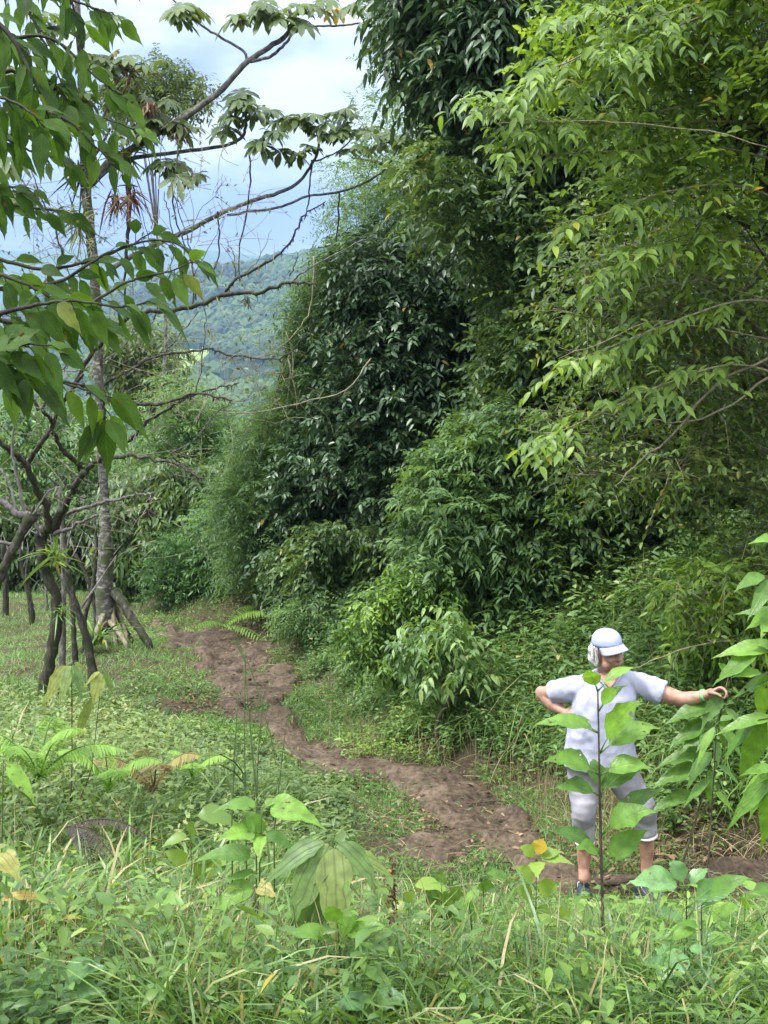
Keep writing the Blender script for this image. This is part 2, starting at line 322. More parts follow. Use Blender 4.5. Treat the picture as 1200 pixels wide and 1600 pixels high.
# ------------------------------------------------------------------ leaves
def prof(kind):
    if kind == 'tiny':  return [.5], [1.0]
    if kind == 'small': return [.28, .68], [.92, .78]
    if kind == 'oval':  return [.05, .12, .20, .29, .38, .47, .56, .65, .74, .83, .91], [.28, .60, .84, .97, 1.0, .95, .83, .64, .43, .23, .09]
    if kind == 'heart': return [.03, .10, .19, .28, .38, .48, .58, .68, .78, .87, .94], [.55, .86, 1.0, 1.0, .95, .84, .69, .51, .33, .17, .07]
    if kind == 'lance': return [.14, .32, .52, .72, .88], [.6, .95, 1.0, .68, .28]
    if kind == 'lobe':  return [.25, .6, .85], [.45, 1.0, .85]
def leaves(buf, P, D, Nn, L, W, kind='small', droop=.15, fold=.25, rnd=None, wave=0.):
    n = len(P)
    if n == 0: return
    D = norm(D); S = norm(np.cross(D, Nn)); N2 = np.cross(S, D)
    L = np.broadcast_to(np.asarray(L, float), (n,)); W = np.broadcast_to(np.asarray(W, float), (n,)); dr = np.broadcast_to(np.asarray(droop, float), (n,))
    if rnd is None: rnd = rng.random(n)
    ts, ws = prof(kind); K = len(ts); nv = 2 + 3 * K
    V = np.zeros((n, nv, 3)); U = np.zeros((n, nv, 3))
    Z = np.array([0, 0, 1.0])
    def pos(t): return P + L[:, None] * (t * D) - (L * dr * t * t)[:, None] * Z
    V[:, 0] = P; V[:, nv - 1] = pos(1.0); U[:, nv - 1, 1] = 1
    for i, (t, wd) in enumerate(zip(ts, ws)):
        m = pos(t); b = 1 + 3 * i
        if wave: m = m + (W * wave * 1.5)[:, None] * S * rng.normal(0, 1, (n, 1)) * t
        off = (W * wd * .5 * (1 + (rng.normal(0, .06, n) if wave else 0)))[:, None] * S; up = (W * wd * .5 * fold)[:, None] * N2
        wv = ((W * wave)[:, None] * N2) * rng.normal(0, 1, (n, 1)) if wave else 0
        wv2 = ((W * wave)[:, None] * N2) * rng.normal(0, 1, (n, 1)) if wave else 0
        V[:, b] = m - off + up + wv; V[:, b + 1] = m; V[:, b + 2] = m + off + up + wv2
        U[:, b, 0] = -wd; U[:, b + 2, 0] = wd; U[:, b:b + 3, 1] = t
    tri = [(0, 1, 2), (0, 2, 3)]; quad = []
    for i in range(K - 1):
        b = 1 + 3 * i; quad += [(b, b + 3, b + 4, b + 1), (b + 1, b + 4, b + 5, b + 2)]
    b = 1 + 3 * (K - 1); tri += [(b, nv - 1, b + 1), (b + 1, nv - 1, b + 2)]
    base = (np.arange(n) * nv)[:, None, None]
    fs = [(np.array(tri)[None] + base).reshape(-1, 3)]
    if quad: fs.append((np.array(quad)[None] + base).reshape(-1, 4))
    buf.add(V.reshape(-1, 3), fs, np.repeat(np.clip(rnd, 0, 1), nv), U.reshape(-1, 3))
def blades(buf, P, D, L, W, droop=.4, rnd=None, K=3):
    """grass blades: narrow ribbons that arch over"""
    n = len(P)
    if n == 0: return
    D = norm(D); S = norm(np.cross(D, np.array([0, 0, 1.0]) + rng.normal(0, .5, (n, 3))))
    L = np.broadcast_to(np.asarray(L, float), (n,)); W = np.broadcast_to(np.asarray(W, float), (n,)); dr = np.broadcast_to(np.asarray(droop, float), (n,))
    if rnd is None: rnd = rng.random(n)
    out = D * np.array([1, 1, 0]); nv = 2 * K + 1
    V = np.zeros((n, nv, 3)); U = np.zeros((n, nv, 3))
    for i in range(K + 1):
        t = i / K
        c = P + L[:, None] * (D * t + out * (dr * t * t)[:, None]) - (L * dr * .95 * t**2.4)[:, None] * np.array([0, 0, 1.0])
        if i == K: V[:, nv - 1] = c
        else:
            wd = (W * .5 * (1 if i else .6) * (1 - .45 * t))[:, None] * S
            V[:, 2 * i] = c - wd; V[:, 2 * i + 1] = c + wd
        U[:, min(2 * i, nv - 1), 1] = t
    quad = [(2 * i, 2 * i + 1, 2 * i + 3, 2 * i + 2) for i in range(K - 1)]
    tri = [(2 * K - 2, 2 * K - 1, 2 * K)]
    base = (np.arange(n) * nv)[:, None, None]
    fs = [(np.array(tri)[None] + base).reshape(-1, 3)]
    if quad: fs.append((np.array(quad)[None] + base).reshape(-1, 4))
    buf.add(V.reshape(-1, 3), fs, np.repeat(np.clip(rnd, 0, 1), nv), U.reshape(-1, 3))

# ------------------------------------------------------------------ tubes
def smooth_path(P, sub=4):
    P = np.asarray(P, float); n = len(P)
    if n < 3: 
        t = np.linspace(0, 1, sub + 1)[:, None]; return P[0] * (1 - t) + P[-1] * t
    Q = np.vstack([2 * P[0] - P[1], P, 2 * P[-1] - P[-2]]); o = []
    for i in range(1, n):
        p0, p1, p2, p3 = Q[i - 1], Q[i], Q[i + 1], Q[i + 2]
        for k in range(sub):
            t = k / sub; o.append(.5 * ((2 * p1) + (-p0 + p2) * t + (2 * p0 - 5 * p1 + 4 * p2 - p3) * t * t + (-p0 + 3 * p1 - 3 * p2 + p3) * t**3))
    o.append(P[-1]); return np.array(o)
def tube(buf, P, rad, sides=7, lump=0.0, rnd=.5):
    P = np.asarray(P, float); n = len(P)
    if np.isscalar(rad): rad = np.full(n, rad)
    rad = np.interp(np.linspace(0, 1, n), np.linspace(0, 1, len(rad)), rad)
    T = norm(np.gradient(P, axis=0)); ref = np.array([0, 0, 1.0]) if abs(T[0][2]) < .9 else np.array([1.0, 0, 0])
    S = np.zeros_like(P); s = norm(np.cross(T[0], ref)); 
    for i in range(n):
        s = s - T[i] * np.dot(s, T[i]); s = s / (np.linalg.norm(s) + 1e-9); S[i] = s
    B = np.cross(T, S); a = np.linspace(0, 2 * math.pi, sides, endpoint=False)
    rr = rad[:, None] * (1 + (lump * rng.normal(0, 1, (n, sides)) if lump else 0))
    V = P[:, None] + rr[..., None] * (np.cos(a)[None, :, None] * S[:, None] + np.sin(a)[None, :, None] * B[:, None])
    i = np.arange(n - 1)[:, None] * sides; j = np.arange(sides)[None]; k = (j + 1) % sides
    q = np.stack([i + j, i + k, i + sides + k, i + sides + j], -1).reshape(-1, 4)
    V = np.vstack([V.reshape(-1, 3), P[0], P[-1]]); c0 = n * sides; c1 = c0 + 1
    jj = np.arange(sides); kk = (jj + 1) % sides
    t0 = np.stack([np.full(sides, c0), kk, jj], -1); t1 = np.stack([np.full(sides, c1), (n - 1) * sides + jj, (n - 1) * sides + kk], -1)
    buf.add(V, [q, np.vstack([t0, t1])], np.full(len(V), rnd))
def pxpath(pts, Y, jitter=0.0, sub=4):
    """pts (px,py) or (px,py,dY); a branch with real depth from a depth that wanders along it"""
    o = []
    for p in pts: o.append(at(p[0], p[1], Y + (p[2] if len(p) > 2 else 0)))
    o = smooth_path(o, sub)
    if jitter:
        j = rng.normal(0, jitter, o.shape); j[0] = 0; o = o + j
    return o

def samp_poly(poly, n, r=rng):
    xs = [p[0] for p in poly]; ys = [p[1] for p in poly]; ox = []; oy = []; c = 0
    while c < n:
        x = r.uniform(min(xs), max(xs), n * 2); y = r.uniform(min(ys), max(ys), n * 2); m = inpoly(x, y, poly)
        ox.append(x[m]); oy.append(y[m]); c += m.sum()
    return np.concatenate(ox)[:n], np.concatenate(oy)[:n]

def foliage(buf, C, Cr, twigs, per, tlen, ll, lw, kind='small', droop=.3, tdroop=.3, fold=.3, spread=.9, outw=.8, base_r=None, sag=.35, stemb=None, stemr=.004, squash=.75):
    """clumps of leafy twigs: C centres, Cr radii; every twig carries a row of alternate leaves"""
    m = len(C) * twigs
    ci = np.repeat(np.arange(len(C)), twigs)
    u = norm(rng.normal(0, 1, (m, 3)) + np.array([0, -.35, .35]))
    rr = (rng.random(m)**.45) * Cr[ci]
    O = C[ci] + u * rr[:, None] * np.array([1, 1, squash])
    TD = norm(u * outw + rng.normal(0, .45, (m, 3)) + np.array([0, 0, -tdroop]))
    tl = tlen * rng.uniform(.6, 1.3, m)
    tr = rng.random(m); cr_ = rng.normal(0, .16, len(C))[ci]
    t = (np.arange(per) + .6) / per
    P = O[:, None] + (TD * tl[:, None])[:, None] * t[None, :, None]
    P[..., 2] -= (sag * tl)[:, None] * t[None]**2
    up = np.array([0, 0, 1.0]) + rng.normal(0, .35, (m, 1, 3))
    side = norm(np.cross(TD[:, None], up)); sg = np.where(np.arange(per) % 2 == 0, 1, -1)[None, :, None]
    D = norm(TD[:, None] * .55 + side * sg * spread + rng.normal(0, .22, (m, per, 3)) - np.array([0, 0, sag * .9]) * t[None, :, None])
    Nn = norm(up + rng.normal(0, .35, (m, per, 3)))
    q = m * per
    rn = np.clip(.45 + cr_[:, None] + (tr[:, None] - .5) * .35 + rng.normal(0, .16, (m, per)), 0, .94).ravel()
    rn = np.where(rng.random(q) < .0035, 1.0, rn)
    sz = rng.uniform(.7, 1.2, q)
    leaves(buf, P.reshape(-1, 3), D.reshape(-1, 3), Nn.reshape(-1, 3), ll * sz, lw * sz, kind, droop * rng.uniform(.5, 1.5, q), fold, rn)
    if stemb is not None:
        for k in rng.choice(m, min(m, int(stemb[1])), replace=False):
            E = O[k] + TD[k] * tl[k] - np.array([0, 0, sag * tl[k]]); M = O[k] + TD[k] * tl[k] * .5 - np.array([0, 0, sag * tl[k] * .25])
            A = C[ci[k]] + (O[k] - C[ci[k]]) * .2
            tube(stemb[0], [A, O[k], M, E], [stemr * 1.3, stemr, stemr * .8, stemr * .4], 3)

def tree(name, label, cat, poly, Y, T, ncl, clr, twigs, per, tlen, ll, lw, material, base=None, trunk_r=.09, bark='bark_dark', stems=0, depthf=None, limbs=9, group=None, **kw):
    px, py = samp_poly(poly, ncl)
    cx = (min(p[0] for p in poly) + max(p[0] for p in poly)) / 2
    dY = rng.random(ncl) * T
    if depthf: dY = dY + depthf(px, py)
    C = atv(px, py, Y + dY)
    gz = H(C[:, 0], C[:, 1]) + .12; C[:, 2] = np.maximum(C[:, 2], gz)
    Cr = clr * rng.uniform(.65, 1.3, ncl)
    if base is None: base = (cx, Y + T * .6)
    bx = at(base[0], 900, base[1])[0]; B = np.array([bx, base[1], Hs(bx, base[1])])
    root = thing(name, label, cat, B, group)
    lb = Buf(); st = Buf()
    foliage(lb, C, Cr, twigs, per, tlen, ll, lw, stemb=(st, stems) if stems else None, **kw)
    lb.build('crown', material, root)
    # trunk and limbs
    tb = Buf(); top = C[:, 2].max(); cen = C.mean(0)
    tp = np.array([cen[0], cen[1], B[2] + (top - B[2]) * .75]); 
    path = smooth_path([B - [0, 0, .15], B * .7 + tp * .3 + rng.normal(0, .12, 3), B * .35 + tp * .65 + rng.normal(0, .12, 3), tp], 5)
    tube(tb, path, [trunk_r * 1.5, trunk_r, trunk_r * .8, trunk_r * .3], 9, .05)
    tb.build('trunk', bark, root)
    for k in rng.choice(ncl, min(ncl, limbs), replace=False):
        i = int(np.clip(np.argmin(np.abs(path[:, 2] - (C[k][2] - .25 - .35 * np.hypot(*(C[k] - cen)[:2])))), 3, len(path) - 2)); s = path[i]
        e = C[k] + norm(C[k] - s) * Cr[k] * .6
        mid = (s + e) / 2 + rng.normal(0, .1, 3) + np.array([0, 0, .08])
        bb = Buf(); tube(bb, smooth_path([s, mid, e], 4), [trunk_r * .4, trunk_r * .22, trunk_r * .07], 5, .05); bb.build('branch', bark, root)
    if stems: st.build('twigs', 'twig_pale' if bark != 'bark_dark' else bark, root)['kind'] = 'stuff'
    return root

# ================================================================== SETTING: ground, path, valley, hills
def grid_mesh(name, xs, ys, hf, material, keep=None, lift=0.0, kind='structure'):
    X, Y = np.meshgrid(xs, ys); Z = hf(X, Y) + lift
    V = np.stack([X, Y, Z], -1).reshape(-1, 3); nx, ny = len(xs), len(ys)
    i = np.arange(ny - 1)[:, None] * nx; j = np.arange(nx - 1)[None]
    q = np.stack([i + j, i + j + 1, i + nx + j + 1, i + nx + j], -1).reshape(-1, 4)
    if keep is not None:
        kv = keep(X, Y, Z).reshape(-1); q = q[kv[q].all(1)]
        used = np.unique(q); mp_ = np.full(len(V), -1); mp_[used] = np.arange(len(used)); V = V[used]; q = mp_[q]
    b = Buf(); b.add(V, [q]); o = b.build(name, material); return tag(o, kind=kind)
xs = np.concatenate([-np.geomspace(900, 9, 26), np.linspace(-8.9, 8.9, 260), np.geomspace(9, 900, 26)])
ys = np.concatenate([np.linspace(-30, -.5, 16), np.linspace(-.4, 26, 380), np.geomspace(26.3, 700, 46)])
grid_mesh('ground', xs, ys, H, 'soil')
def mudH(x, y):
    m = mudmask(x, y, H(x, y)).astype(float)
    for _ in range(10):   # worn edge: the mud sheet thins out and dives under the turf
        m[1:-1, 1:-1] = (m[1:-1, 1:-1] * 2 + m[:-2, 1:-1] + m[2:, 1:-1] + m[1:-1, :-2] + m[1:-1, 2:]) / 6
    global MUD_BLUR; MUD_BLUR = m
    k = np.clip((m - .52) / .42, 0, 1); k = k * k * (3 - 2 * k)
    return H(x, y) - .010 + k * np.maximum(.045 + .08 * fbm(x * 5, y * 5, 5) + .10 * np.abs(fbm(x * 1.7 + 9, y * 1.7, 3)), .018)
o = grid_mesh('path', np.arange(-5, 4.5, .03), np.arange(6.2, 21, .03), mudH, 'mud', keep=lambda X, Y, Z: MUD_BLUR > .30)

# far slope across the valley
def HF(x, y):
    g = np.interp(y, [540, 640, 700, 860, 1000, 1250, 1550, 1800, 2100, 2600], [-110, -40, -20, 2, 22, 66, 118, 160, 150, 40])
    crest = 14 * np.sin(x / 170. + 1.2) * np.clip((y - 640) / 300, 0, 1) + 26 * fbm(x * .004, y * .004, 4) * np.clip((y - 700) / 500, 0.1, 1)
    return g + crest + .16 * (x + 250) * np.clip((y - 700) / 1100, 0, 1)
def HR(x, y):
    g = np.interp(y, [2600, 3600, 4400, 5200], [0, 270, 420, 200]); return g + 90 * fbm(x * .0012, y * .002, 5)
grid_mesh('hills', np.linspace(-900, 900, 140), np.linspace(540, 2500, 130), HF, 'valley_green')
grid_mesh('far_ridge', np.linspace(-2600, 2600, 120), np.linspace(2600, 5200, 60), HR, 'valley_green')
FIELD = [(225,552),(262,543),(335,546),(338,570),(310,592),(268,600),(228,596)]
X, Yy = np.meshgrid(np.linspace(-220, 40, 130), np.linspace(700, 1300, 200))
grid_mesh('field', np.linspace(-220, -40, 90), np.linspace(760, 1300, 160), HF, 'field_green', lift=.8,
          keep=lambda X, Y, Z: inpoly(*[c for c in proj(np.stack([X, Y, Z], -1))], FIELD))
# forest crowns on the far slope, one mass
def forest():
    b = Buf(); n = 26000
    y = rng.uniform(690, 1900, n * 2); x = (rng.uniform(-.29, .06, n * 2)) * y
    z = HF(x, y); px, py = proj(np.stack([x, y, z], -1)); k = ~inpoly(px, py, FIELD)
    x, y, z = x[k][:n], y[k][:n], z[k][:n]; n = len(x)
    r = rng.uniform(2.4, 5.2, n) * np.where(rng.random(n) < .06, 1.5, 1); h = r * rng.uniform(.9, 1.5, n)
    A = []; rows = [(0.0, 1.0), (.45, 1.05), (.8, .72), (1.0, .0)]; s = 8
    a = np.linspace(0, 2 * math.pi, s, endpoint=False)
    V = np.zeros((n, 3 * s + 1, 3))
    for i, (t, w_) in enumerate(rows[:3]):
        jr = rng.uniform(.72, 1.25, (n, s))
        V[:, i*s:(i+1)*s, 0] = x[:, None] + (r[:, None] * w_ * jr) * np.cos(a)
        V[:, i*s:(i+1)*s, 1] = y[:, None] + (r[:, None] * w_ * jr) * np.sin(a)
        V[:, i*s:(i+1)*s, 2] = z[:, None] + (h * (t * 1.2 + .2))[:, None] * rng.uniform(.85, 1.15, (n, s)) - (2 if i == 0 else 0)
    V[:, -1] = np.stack([x, y, z + h * 1.55], -1)
    j = np.arange(s); k = (j + 1) % s
    q = np.vstack([np.stack([i*s + j, i*s + k, (i+1)*s + k, (i+1)*s + j], -1) for i in range(2)])
    t = np.stack([2*s + j, 2*s + k, np.full(s, 3*s)], -1)
    base = (np.arange(n) * (3*s+1))[:, None, None]
    cl = np.clip(.4 + 1.0 * fbm(x * .012, y * .012, 3) + rng.normal(0, .16, n), 0, 1)
    rn = np.repeat(cl, 3*s+1)
    b.add(V.reshape(-1, 3), [(q[None] + base).reshape(-1, 4), (t[None] + base).reshape(-1, 3)], rn)
    tag(b.build('distant_forest', 'forest_far', smooth=False), kind='stuff', label='hazy blue green forest covering the slope across the valley')
forest()

# ================================================================== GROUND VEGETATION (uncountable)
def scatter(n, y0, y1, xl, xr, bias=1.0):
    """points in the wedge the camera sees, with a margin at both sides"""
    y = y0 + (y1 - y0) * rng.random(n)**bias
    x = (xl + (xr - xl) * rng.random(n)) / F_PX * y * 1.0
    return x, y
def pts(x, y, keepmud=0.0, amp=1.0):
    z = H(x, y); m = mudmask(x, y, z, amp); k = (~m) | (rng.random(len(x)) < keepmud)
    return x[k], y[k], z[k]
U3 = lambda n, s, up: norm(np.stack([rng.normal(0, s, n), rng.normal(0, s, n), np.full(n, up)], -1))
# short turf: field on the left, verges, far clearing
b = Buf()
for (n, y0, y1, xl, xr, L, W) in ((56000, 12, 24, -760, 120, .10, .009), (36000, 7, 14, -700, 420, .085, .007), (20000, 6, 10, 0, 760, .07, .007), (9000, 13, 22, -200, 500, .12, .01)):
    x, y = scatter(n, y0, y1, xl, xr); x, y, z = pts(x, y, .07, rng.choice([.3, 1.0, 1.5]))
    k = fbm(x * 1.3, y * 1.3, 3) > -.33; x, y, z = x[k], y[k], z[k]; n = len(x)
    rn = np.clip(.45 + .5 * fbm(x * .5, y * .5, 2) + rng.normal(0, .18, n), 0, .96); rn = np.where(rng.random(n) < .05, 1, rn)
    blades(b, np.stack([x, y, z], -1), U3(n, .5, 1), L * rng.uniform(.5, 1.6, n), W * rng.uniform(.7, 1.3, n), rng.uniform(.2, .7, n), rn, 2)
tag(b.build('short_grass', 'grass_short'), kind='stuff', label='short pale green grass over the clearing and path verges')
# low leafy ground cover (creeping plants)
b = Buf()
for (n, y0, y1, xl, xr, L) in ((20000, 6.5, 12, -500, 720, .034), (42000, 10, 20, -420, 560, .045), (12000, 3.2, 7, -700, 1000, .028)):
    x, y = scatter(n, y0, y1, xl, xr); x, y, z = pts(x, y, .03)
    k = fbm(x * 1.7 + 40, y * 1.7, 3) > -.12; x, y, z = x[k], y[k], z[k]; n = len(x)
    P = np.stack([x, y, z + rng.uniform(.02, .12, n)], -1)
    leaves(b, P, norm(np.stack([rng.normal(0, 1, n), rng.normal(0, 1, n), rng.uniform(-.1, .7, n)], -1)), U3(n, .35, 1), L * rng.uniform(.6, 1.5, n), L * .5 * rng.uniform(.6, 1.3, n), 'small', .3, .25,
           np.clip(.45 + .5 * fbm(x * .8, y * .8, 2) + rng.normal(0, .2, n), 0, 1))
tag(b.build('ground_cover', 'weed_leaf'), kind='stuff', label='creeping small leaved ground cover beside the muddy path')
# tufts of taller arching grass
def low(x, y):
    """plants stay low where feet and water keep the edges of the path open"""
    d = np.abs(trail_d(x, y)); f = np.where(trail_d(x, y) < 0, np.clip((d - .45) / 1.5, .22, 1), 1)
    return f * np.where((x > .45) & (x < 1.9) & (y > 5.1) & (y < 7.6), .5, 1)
b = Buf()
def tufts(n, y0, y1, xl, xr, per, L, W, dens=-.1, seedoff=0, sp=.06, mud=0.0, dr=(.35, 1.0)):
    x, y = scatter(n, y0, y1, xl, xr); x, y, z = pts(x, y, mud, 1.0)
    k = fbm(x * 1.1 + seedoff, y * 1.1, 3) > dens; x, y, z = x[k], y[k], z[k]; m = len(x)
    s = rng.uniform(.6, 1.35, m) * low(x, y)
    C = np.repeat(np.stack([x, y, z], -1), per, 0); q = len(C); ss = np.repeat(s, per)
    P = C + rng.normal(0, sp, (q, 3)) * [1, 1, 0]
    c = np.repeat(rng.normal(0, .14, m), per)
    rn = np.clip(.45 + c + rng.normal(0, .17, q), 0, .95); rn = np.where(rng.random(q) < .07, 1, rn)
    blades(b, P, U3(q, .42, 1), L * ss * rng.uniform(.45, 1.25, q), W * rng.uniform(.6, 1.3, q), rng.uniform(dr[0], dr[1], q), rn, 4)
tufts(1000, 3.3, 5.2, -660, -200, 20, .50, .017, -.22, 0, .07)
tufts(1500, 4.6, 8.8, -660, -170, 20, .62, .018, -.08, 3, .08)       # broad bladed clump lower left
tufts(5600, 3.2, 6.1, -400, 1150, 16, .42, .009, -.35, 9)
tufts(1700, 6.0, 9.5, -660, -60, 12, .36, .010, -.15, 21)
tufts(2800, 7.6, 13.0, -640, -150, 14, .46, .013, -.22, 33)
tufts(500, 7.2, 10.5, -150, 120, 10, .20, .008, .0, 44)
tufts(500, 6.5, 9.0, 350, 760, 9, .26, .010, .0, 51)
tag(b.build('tall_grass', 'grass_tall'), kind='stuff', label='tall arching grass tufts filling the near slope')
# thin seeding stems over the left verge
b = Buf()
x, y = scatter(7500, 3.6, 12, -640, 450); x, y, z = pts(x, y); k = low(x, y) > .8; x, y, z = x[k], y[k], z[k]; n = len(x)
blades(b, np.stack([x, y, z], -1), U3(n, .22, 1), rng.uniform(.3, .62, n), .004, rng.uniform(.05, .5, n), None, 4)
tag(b.build('dry_grass_stems', 'dry_straw'), kind='stuff', label='thin straw coloured grass stems in the left verge')

# weeds with leafy stems: bank on the right, foreground
def weeds(name, n, y0, y1, xl, xr, hgt, per, ll, lw, material, kind='small', cond=None, label=None, droop=.35, stem=True, mud=0):
    lb = Buf(); x, y = scatter(n, y0, y1, xl, xr); x, y, z = pts(x, y, mud)
    if cond is not None: k = cond(x, y, z); x, y, z = x[k], y[k], z[k]
    m = len(x); h = hgt * rng.uniform(.5, 1.35, m) * low(x, y); T = U3(m, .38, 1)
    t = (np.arange(per) + 1.2) / (per + .4)
    B = np.stack([x, y, z], -1)
    P = B[:, None] + (T * h[:, None])[:, None] * t[None, :, None]
    th = rng.random((m, 1)) * 6.28 + np.arange(per)[None] * 2.4
    D = norm(np.stack([np.cos(th), np.sin(th), rng.uniform(-.15, .65, (m, per))], -1)); q = m * per
    c = .9 * fbm(x * .9 + 7, y * .9, 2)
    rn = np.clip(.42 + c[:, None] * .6 + rng.normal(0, .1, (m, 1)) + rng.normal(0, .14, (m, per)) + .14 * (t[None] - .5), 0, .96).ravel()
    rn = np.where(rng.random(q) < .012, 1, rn)
    leaves(lb, P.reshape(-1, 3), D.reshape(-1, 3), norm(np.array([0, 0, 1.]) + rng.normal(0, .3, (q, 3))), ll * rng.uniform(.6, 1.3, q), lw * rng.uniform(.7, 1.2, q), kind, droop * rng.uniform(.4, 1.6, q), .25, rn)
    if stem: blades(lb, B, T, h, .004, 0, np.full(m, .3), 2)
    return tag(lb.build(name, material), kind='stuff', label=label)
dd = trail_d
weeds('bank_weeds', 15000, 8.2, 17.5, -160, 800, .34, 11, .065, .027, 'bank_leaf', cond=lambda x, y, z: (dd(x, y) > .85 + .4 * vn(x * 2, y * 2)) & (x < 7), label='tangled leafy weeds covering the bank right of the path')
weeds('bank_herbs', 3600, 8.6, 15, -60, 800, .44, 9, .10, .042, 'bank_leaf', cond=lambda x, y, z: (dd(x, y) > 1.3) & (fbm(x * .9, y * .9, 2) > -.1), label='larger soft leaved herbs scattered over the right bank')
weeds('foreground_weeds', 1500, 3.2, 6.2, -760, 1100, .34, 9, .055, .022, 'weed_leaf', label='small leaved weeds filling the bottom of the view')
weeds('broad_weeds', 170, 3.3, 6.4, -640, 680, .34, 7, .10, .052, 'weed_leaf', kind='heart', label='scattered broad leaved weeds standing in the foreground tangle', cond=lambda x, y, z: fbm(x * 1.5 + 3, y * 1.5, 2) > -.1)
weeds('bright_herbs', 420, 3.3, 6.2, -640, 680, .40, 8, .07, .024, 'leaf_bright', kind='lance', label='yellow green herbs standing taller than the foreground grass', cond=lambda x, y, z: fbm(x * 1.2 + 30, y * 1.2, 2) > -.05)
weeds('verge_weeds', 3600, 6.6, 11.5, -640, -60, .50, 10, .06, .025, 'weed_bank', label='fine leaved weeds on the verge left of the path')
b = Buf()
x, y = scatter(13000, 8.3, 14, 0, 800); k = dd(x, y) > 1.0; x, y = x[k], y[k]; z = H(x, y); n = len(x)
blades(b, np.stack([x, y, z + .05], -1), U3(n, .6, 1), rng.uniform(.25, .65, n), .011, rng.uniform(.5, 1.3, n), np.clip(rng.normal(.55, .2, n), 0, 1), 4)
tag(b.build('bank_grass', 'grass_tall'), kind='stuff', label='long bent grass among the weeds of the right bank')
# litter on and beside the path
b = Buf()
for (cx, cy, s, n) in ((395, 985, 38, 420), (420, 1020, 50, 160), (330, 1100, 40, 150), (560, 1195, 40, 90), (700, 1250, 90, 70), (900, 1330, 90, 220), (1080, 1330, 80, 300), (660, 1290, 60, 160), (300,1110,40,150)):
    px = rng.normal(cx, s, n); py = rng.normal(cy, s * .35, n)
    g0 = ground_at(cx, cy); yy = g0[1] + (cy - py) * g0[1]**2 / (F_PX * 3.1) ; xx = (px - 600) / F_PX * yy
    m = n; zz = H(xx, yy) + .035 + .02 * rng.random(m)
    leaves(b, np.stack([xx, yy, zz], -1), norm(np.stack([rng.normal(0, 1, m), rng.normal(0, 1, m), rng.normal(0, .15, m)], -1)), U3(m, .3, 1), rng.uniform(.03, .10, m), rng.uniform(.012, .035, m), 'small', .1, .5)
tag(b.build('leaf_litter', 'litter_leaf'), kind='stuff', label='brown dead leaves scattered on the muddy path')
b = Buf()
x, y = scatter(5200, 6.6, 20, -260, 700); k = (np.abs(dd(x, y)) < 1.5) & (np.abs(dd(x, y)) > .45); x, y = x[k], y[k]; z = H(x, y) + .03; n = len(x)
blades(b, np.stack([x, y, z], -1), norm(np.stack([rng.normal(0, 1, n), rng.normal(0, 1, n), rng.uniform(0, .35, n)], -1)), rng.uniform(.08, .3, n), .006, .2, None, 3)
x = rng.normal(2.4, .35, 1500); y = rng.normal(7.9, .3, 1500); z = H(x, y) + .02; n = len(x)
blades(b, np.stack([x, y, z], -1), norm(np.stack([rng.normal(0, 1, n), rng.normal(-.3, .7, n), rng.uniform(-.2, .6, n)], -1)), rng.uniform(.08, .3, n), .005, .4, None, 3)
tag(b.build('cut_straw', 'dry_straw'), kind='stuff', label='dry cut grass lying along the path edges')
# clods along broken edges
b = Buf()
x, y = scatter(2600, 6.8, 20, -260, 620); z = H(x, y); k = mudmask(x, y, z, 1.0) & (fbm(x * 2, y * 2, 2) > .02); x, y, z = x[k], y[k], z[k]
ico = np.array([(0,0,1),(.89,0,.45),(.28,.85,.45),(-.72,.53,.45),(-.72,-.53,.45),(.28,-.85,.45),(.72,.53,-.45),(-.28,.85,-.45),(-.89,0,-.45),(-.28,-.85,-.45),(.72,-.53,-.45),(0,0,-1)])
icf = np.array([(0,1,2),(0,2,3),(0,3,4),(0,4,5),(0,5,1),(1,6,2),(2,7,3),(3,8,4),(4,9,5),(5,10,1),(6,7,2),(7,8,3),(8,9,4),(9,10,5),(10,6,1),(11,7,6),(11,8,7),(11,9,8),(11,10,9),(11,6,10)])
n = len(x); V = ico[None] * rng.uniform(.6, 1.3, (n, 12, 1)) * (rng.uniform(.008, .032, n))[:, None, None] * [1, 1, .7] + np.stack([x, y, z + .035], -1)[:, None]
b.add(V.reshape(-1, 3), [(icf[None] + (np.arange(n) * 12)[:, None, None]).reshape(-1, 3)])
tag(b.build('mud_clods', 'mud'), kind='stuff', label='small clods of mud lying on the path')

# ================================================================== TREES OF THE RIGHT SIDE
tree('dark_evergreen_tree', 'large dark glossy leaved evergreen tree in the centre behind the path', 'tree',
     [(560,395),(640,372),(720,385),(790,440),(800,560),(770,680),(700,760),(660,860),(600,920),(520,935),(460,930),(435,880),(430,820),(450,720),(480,620),(510,540),(545,460)],
     16.6, 2.6, 330, .46, 42, 9, .32, .100, .048, 'leaf_dark', base=(600, 18.0), trunk_r=.16, droop=.3, sag=.3, outw=.75, stems=260,
     depthf=lambda px, py: np.abs(px - 620) / 260 * 1.0)
tree('leafy_fringe_tree', 'tree with fine light green foliage left of the dark evergreen tree', 'tree',
     [(530,400),(580,375),(610,430),(550,510),(500,600),(470,700),(440,840),(410,920),(370,900),(352,820),(362,720),(405,650),(428,590),(458,540),(470,480),(500,435)],
     17.6, 2.0, 230, .30, 36, 12, .30, .07, .021, 'leaf_feather', base=(455, 19.0), trunk_r=.1, droop=.2, sag=.25, tdroop=.0)
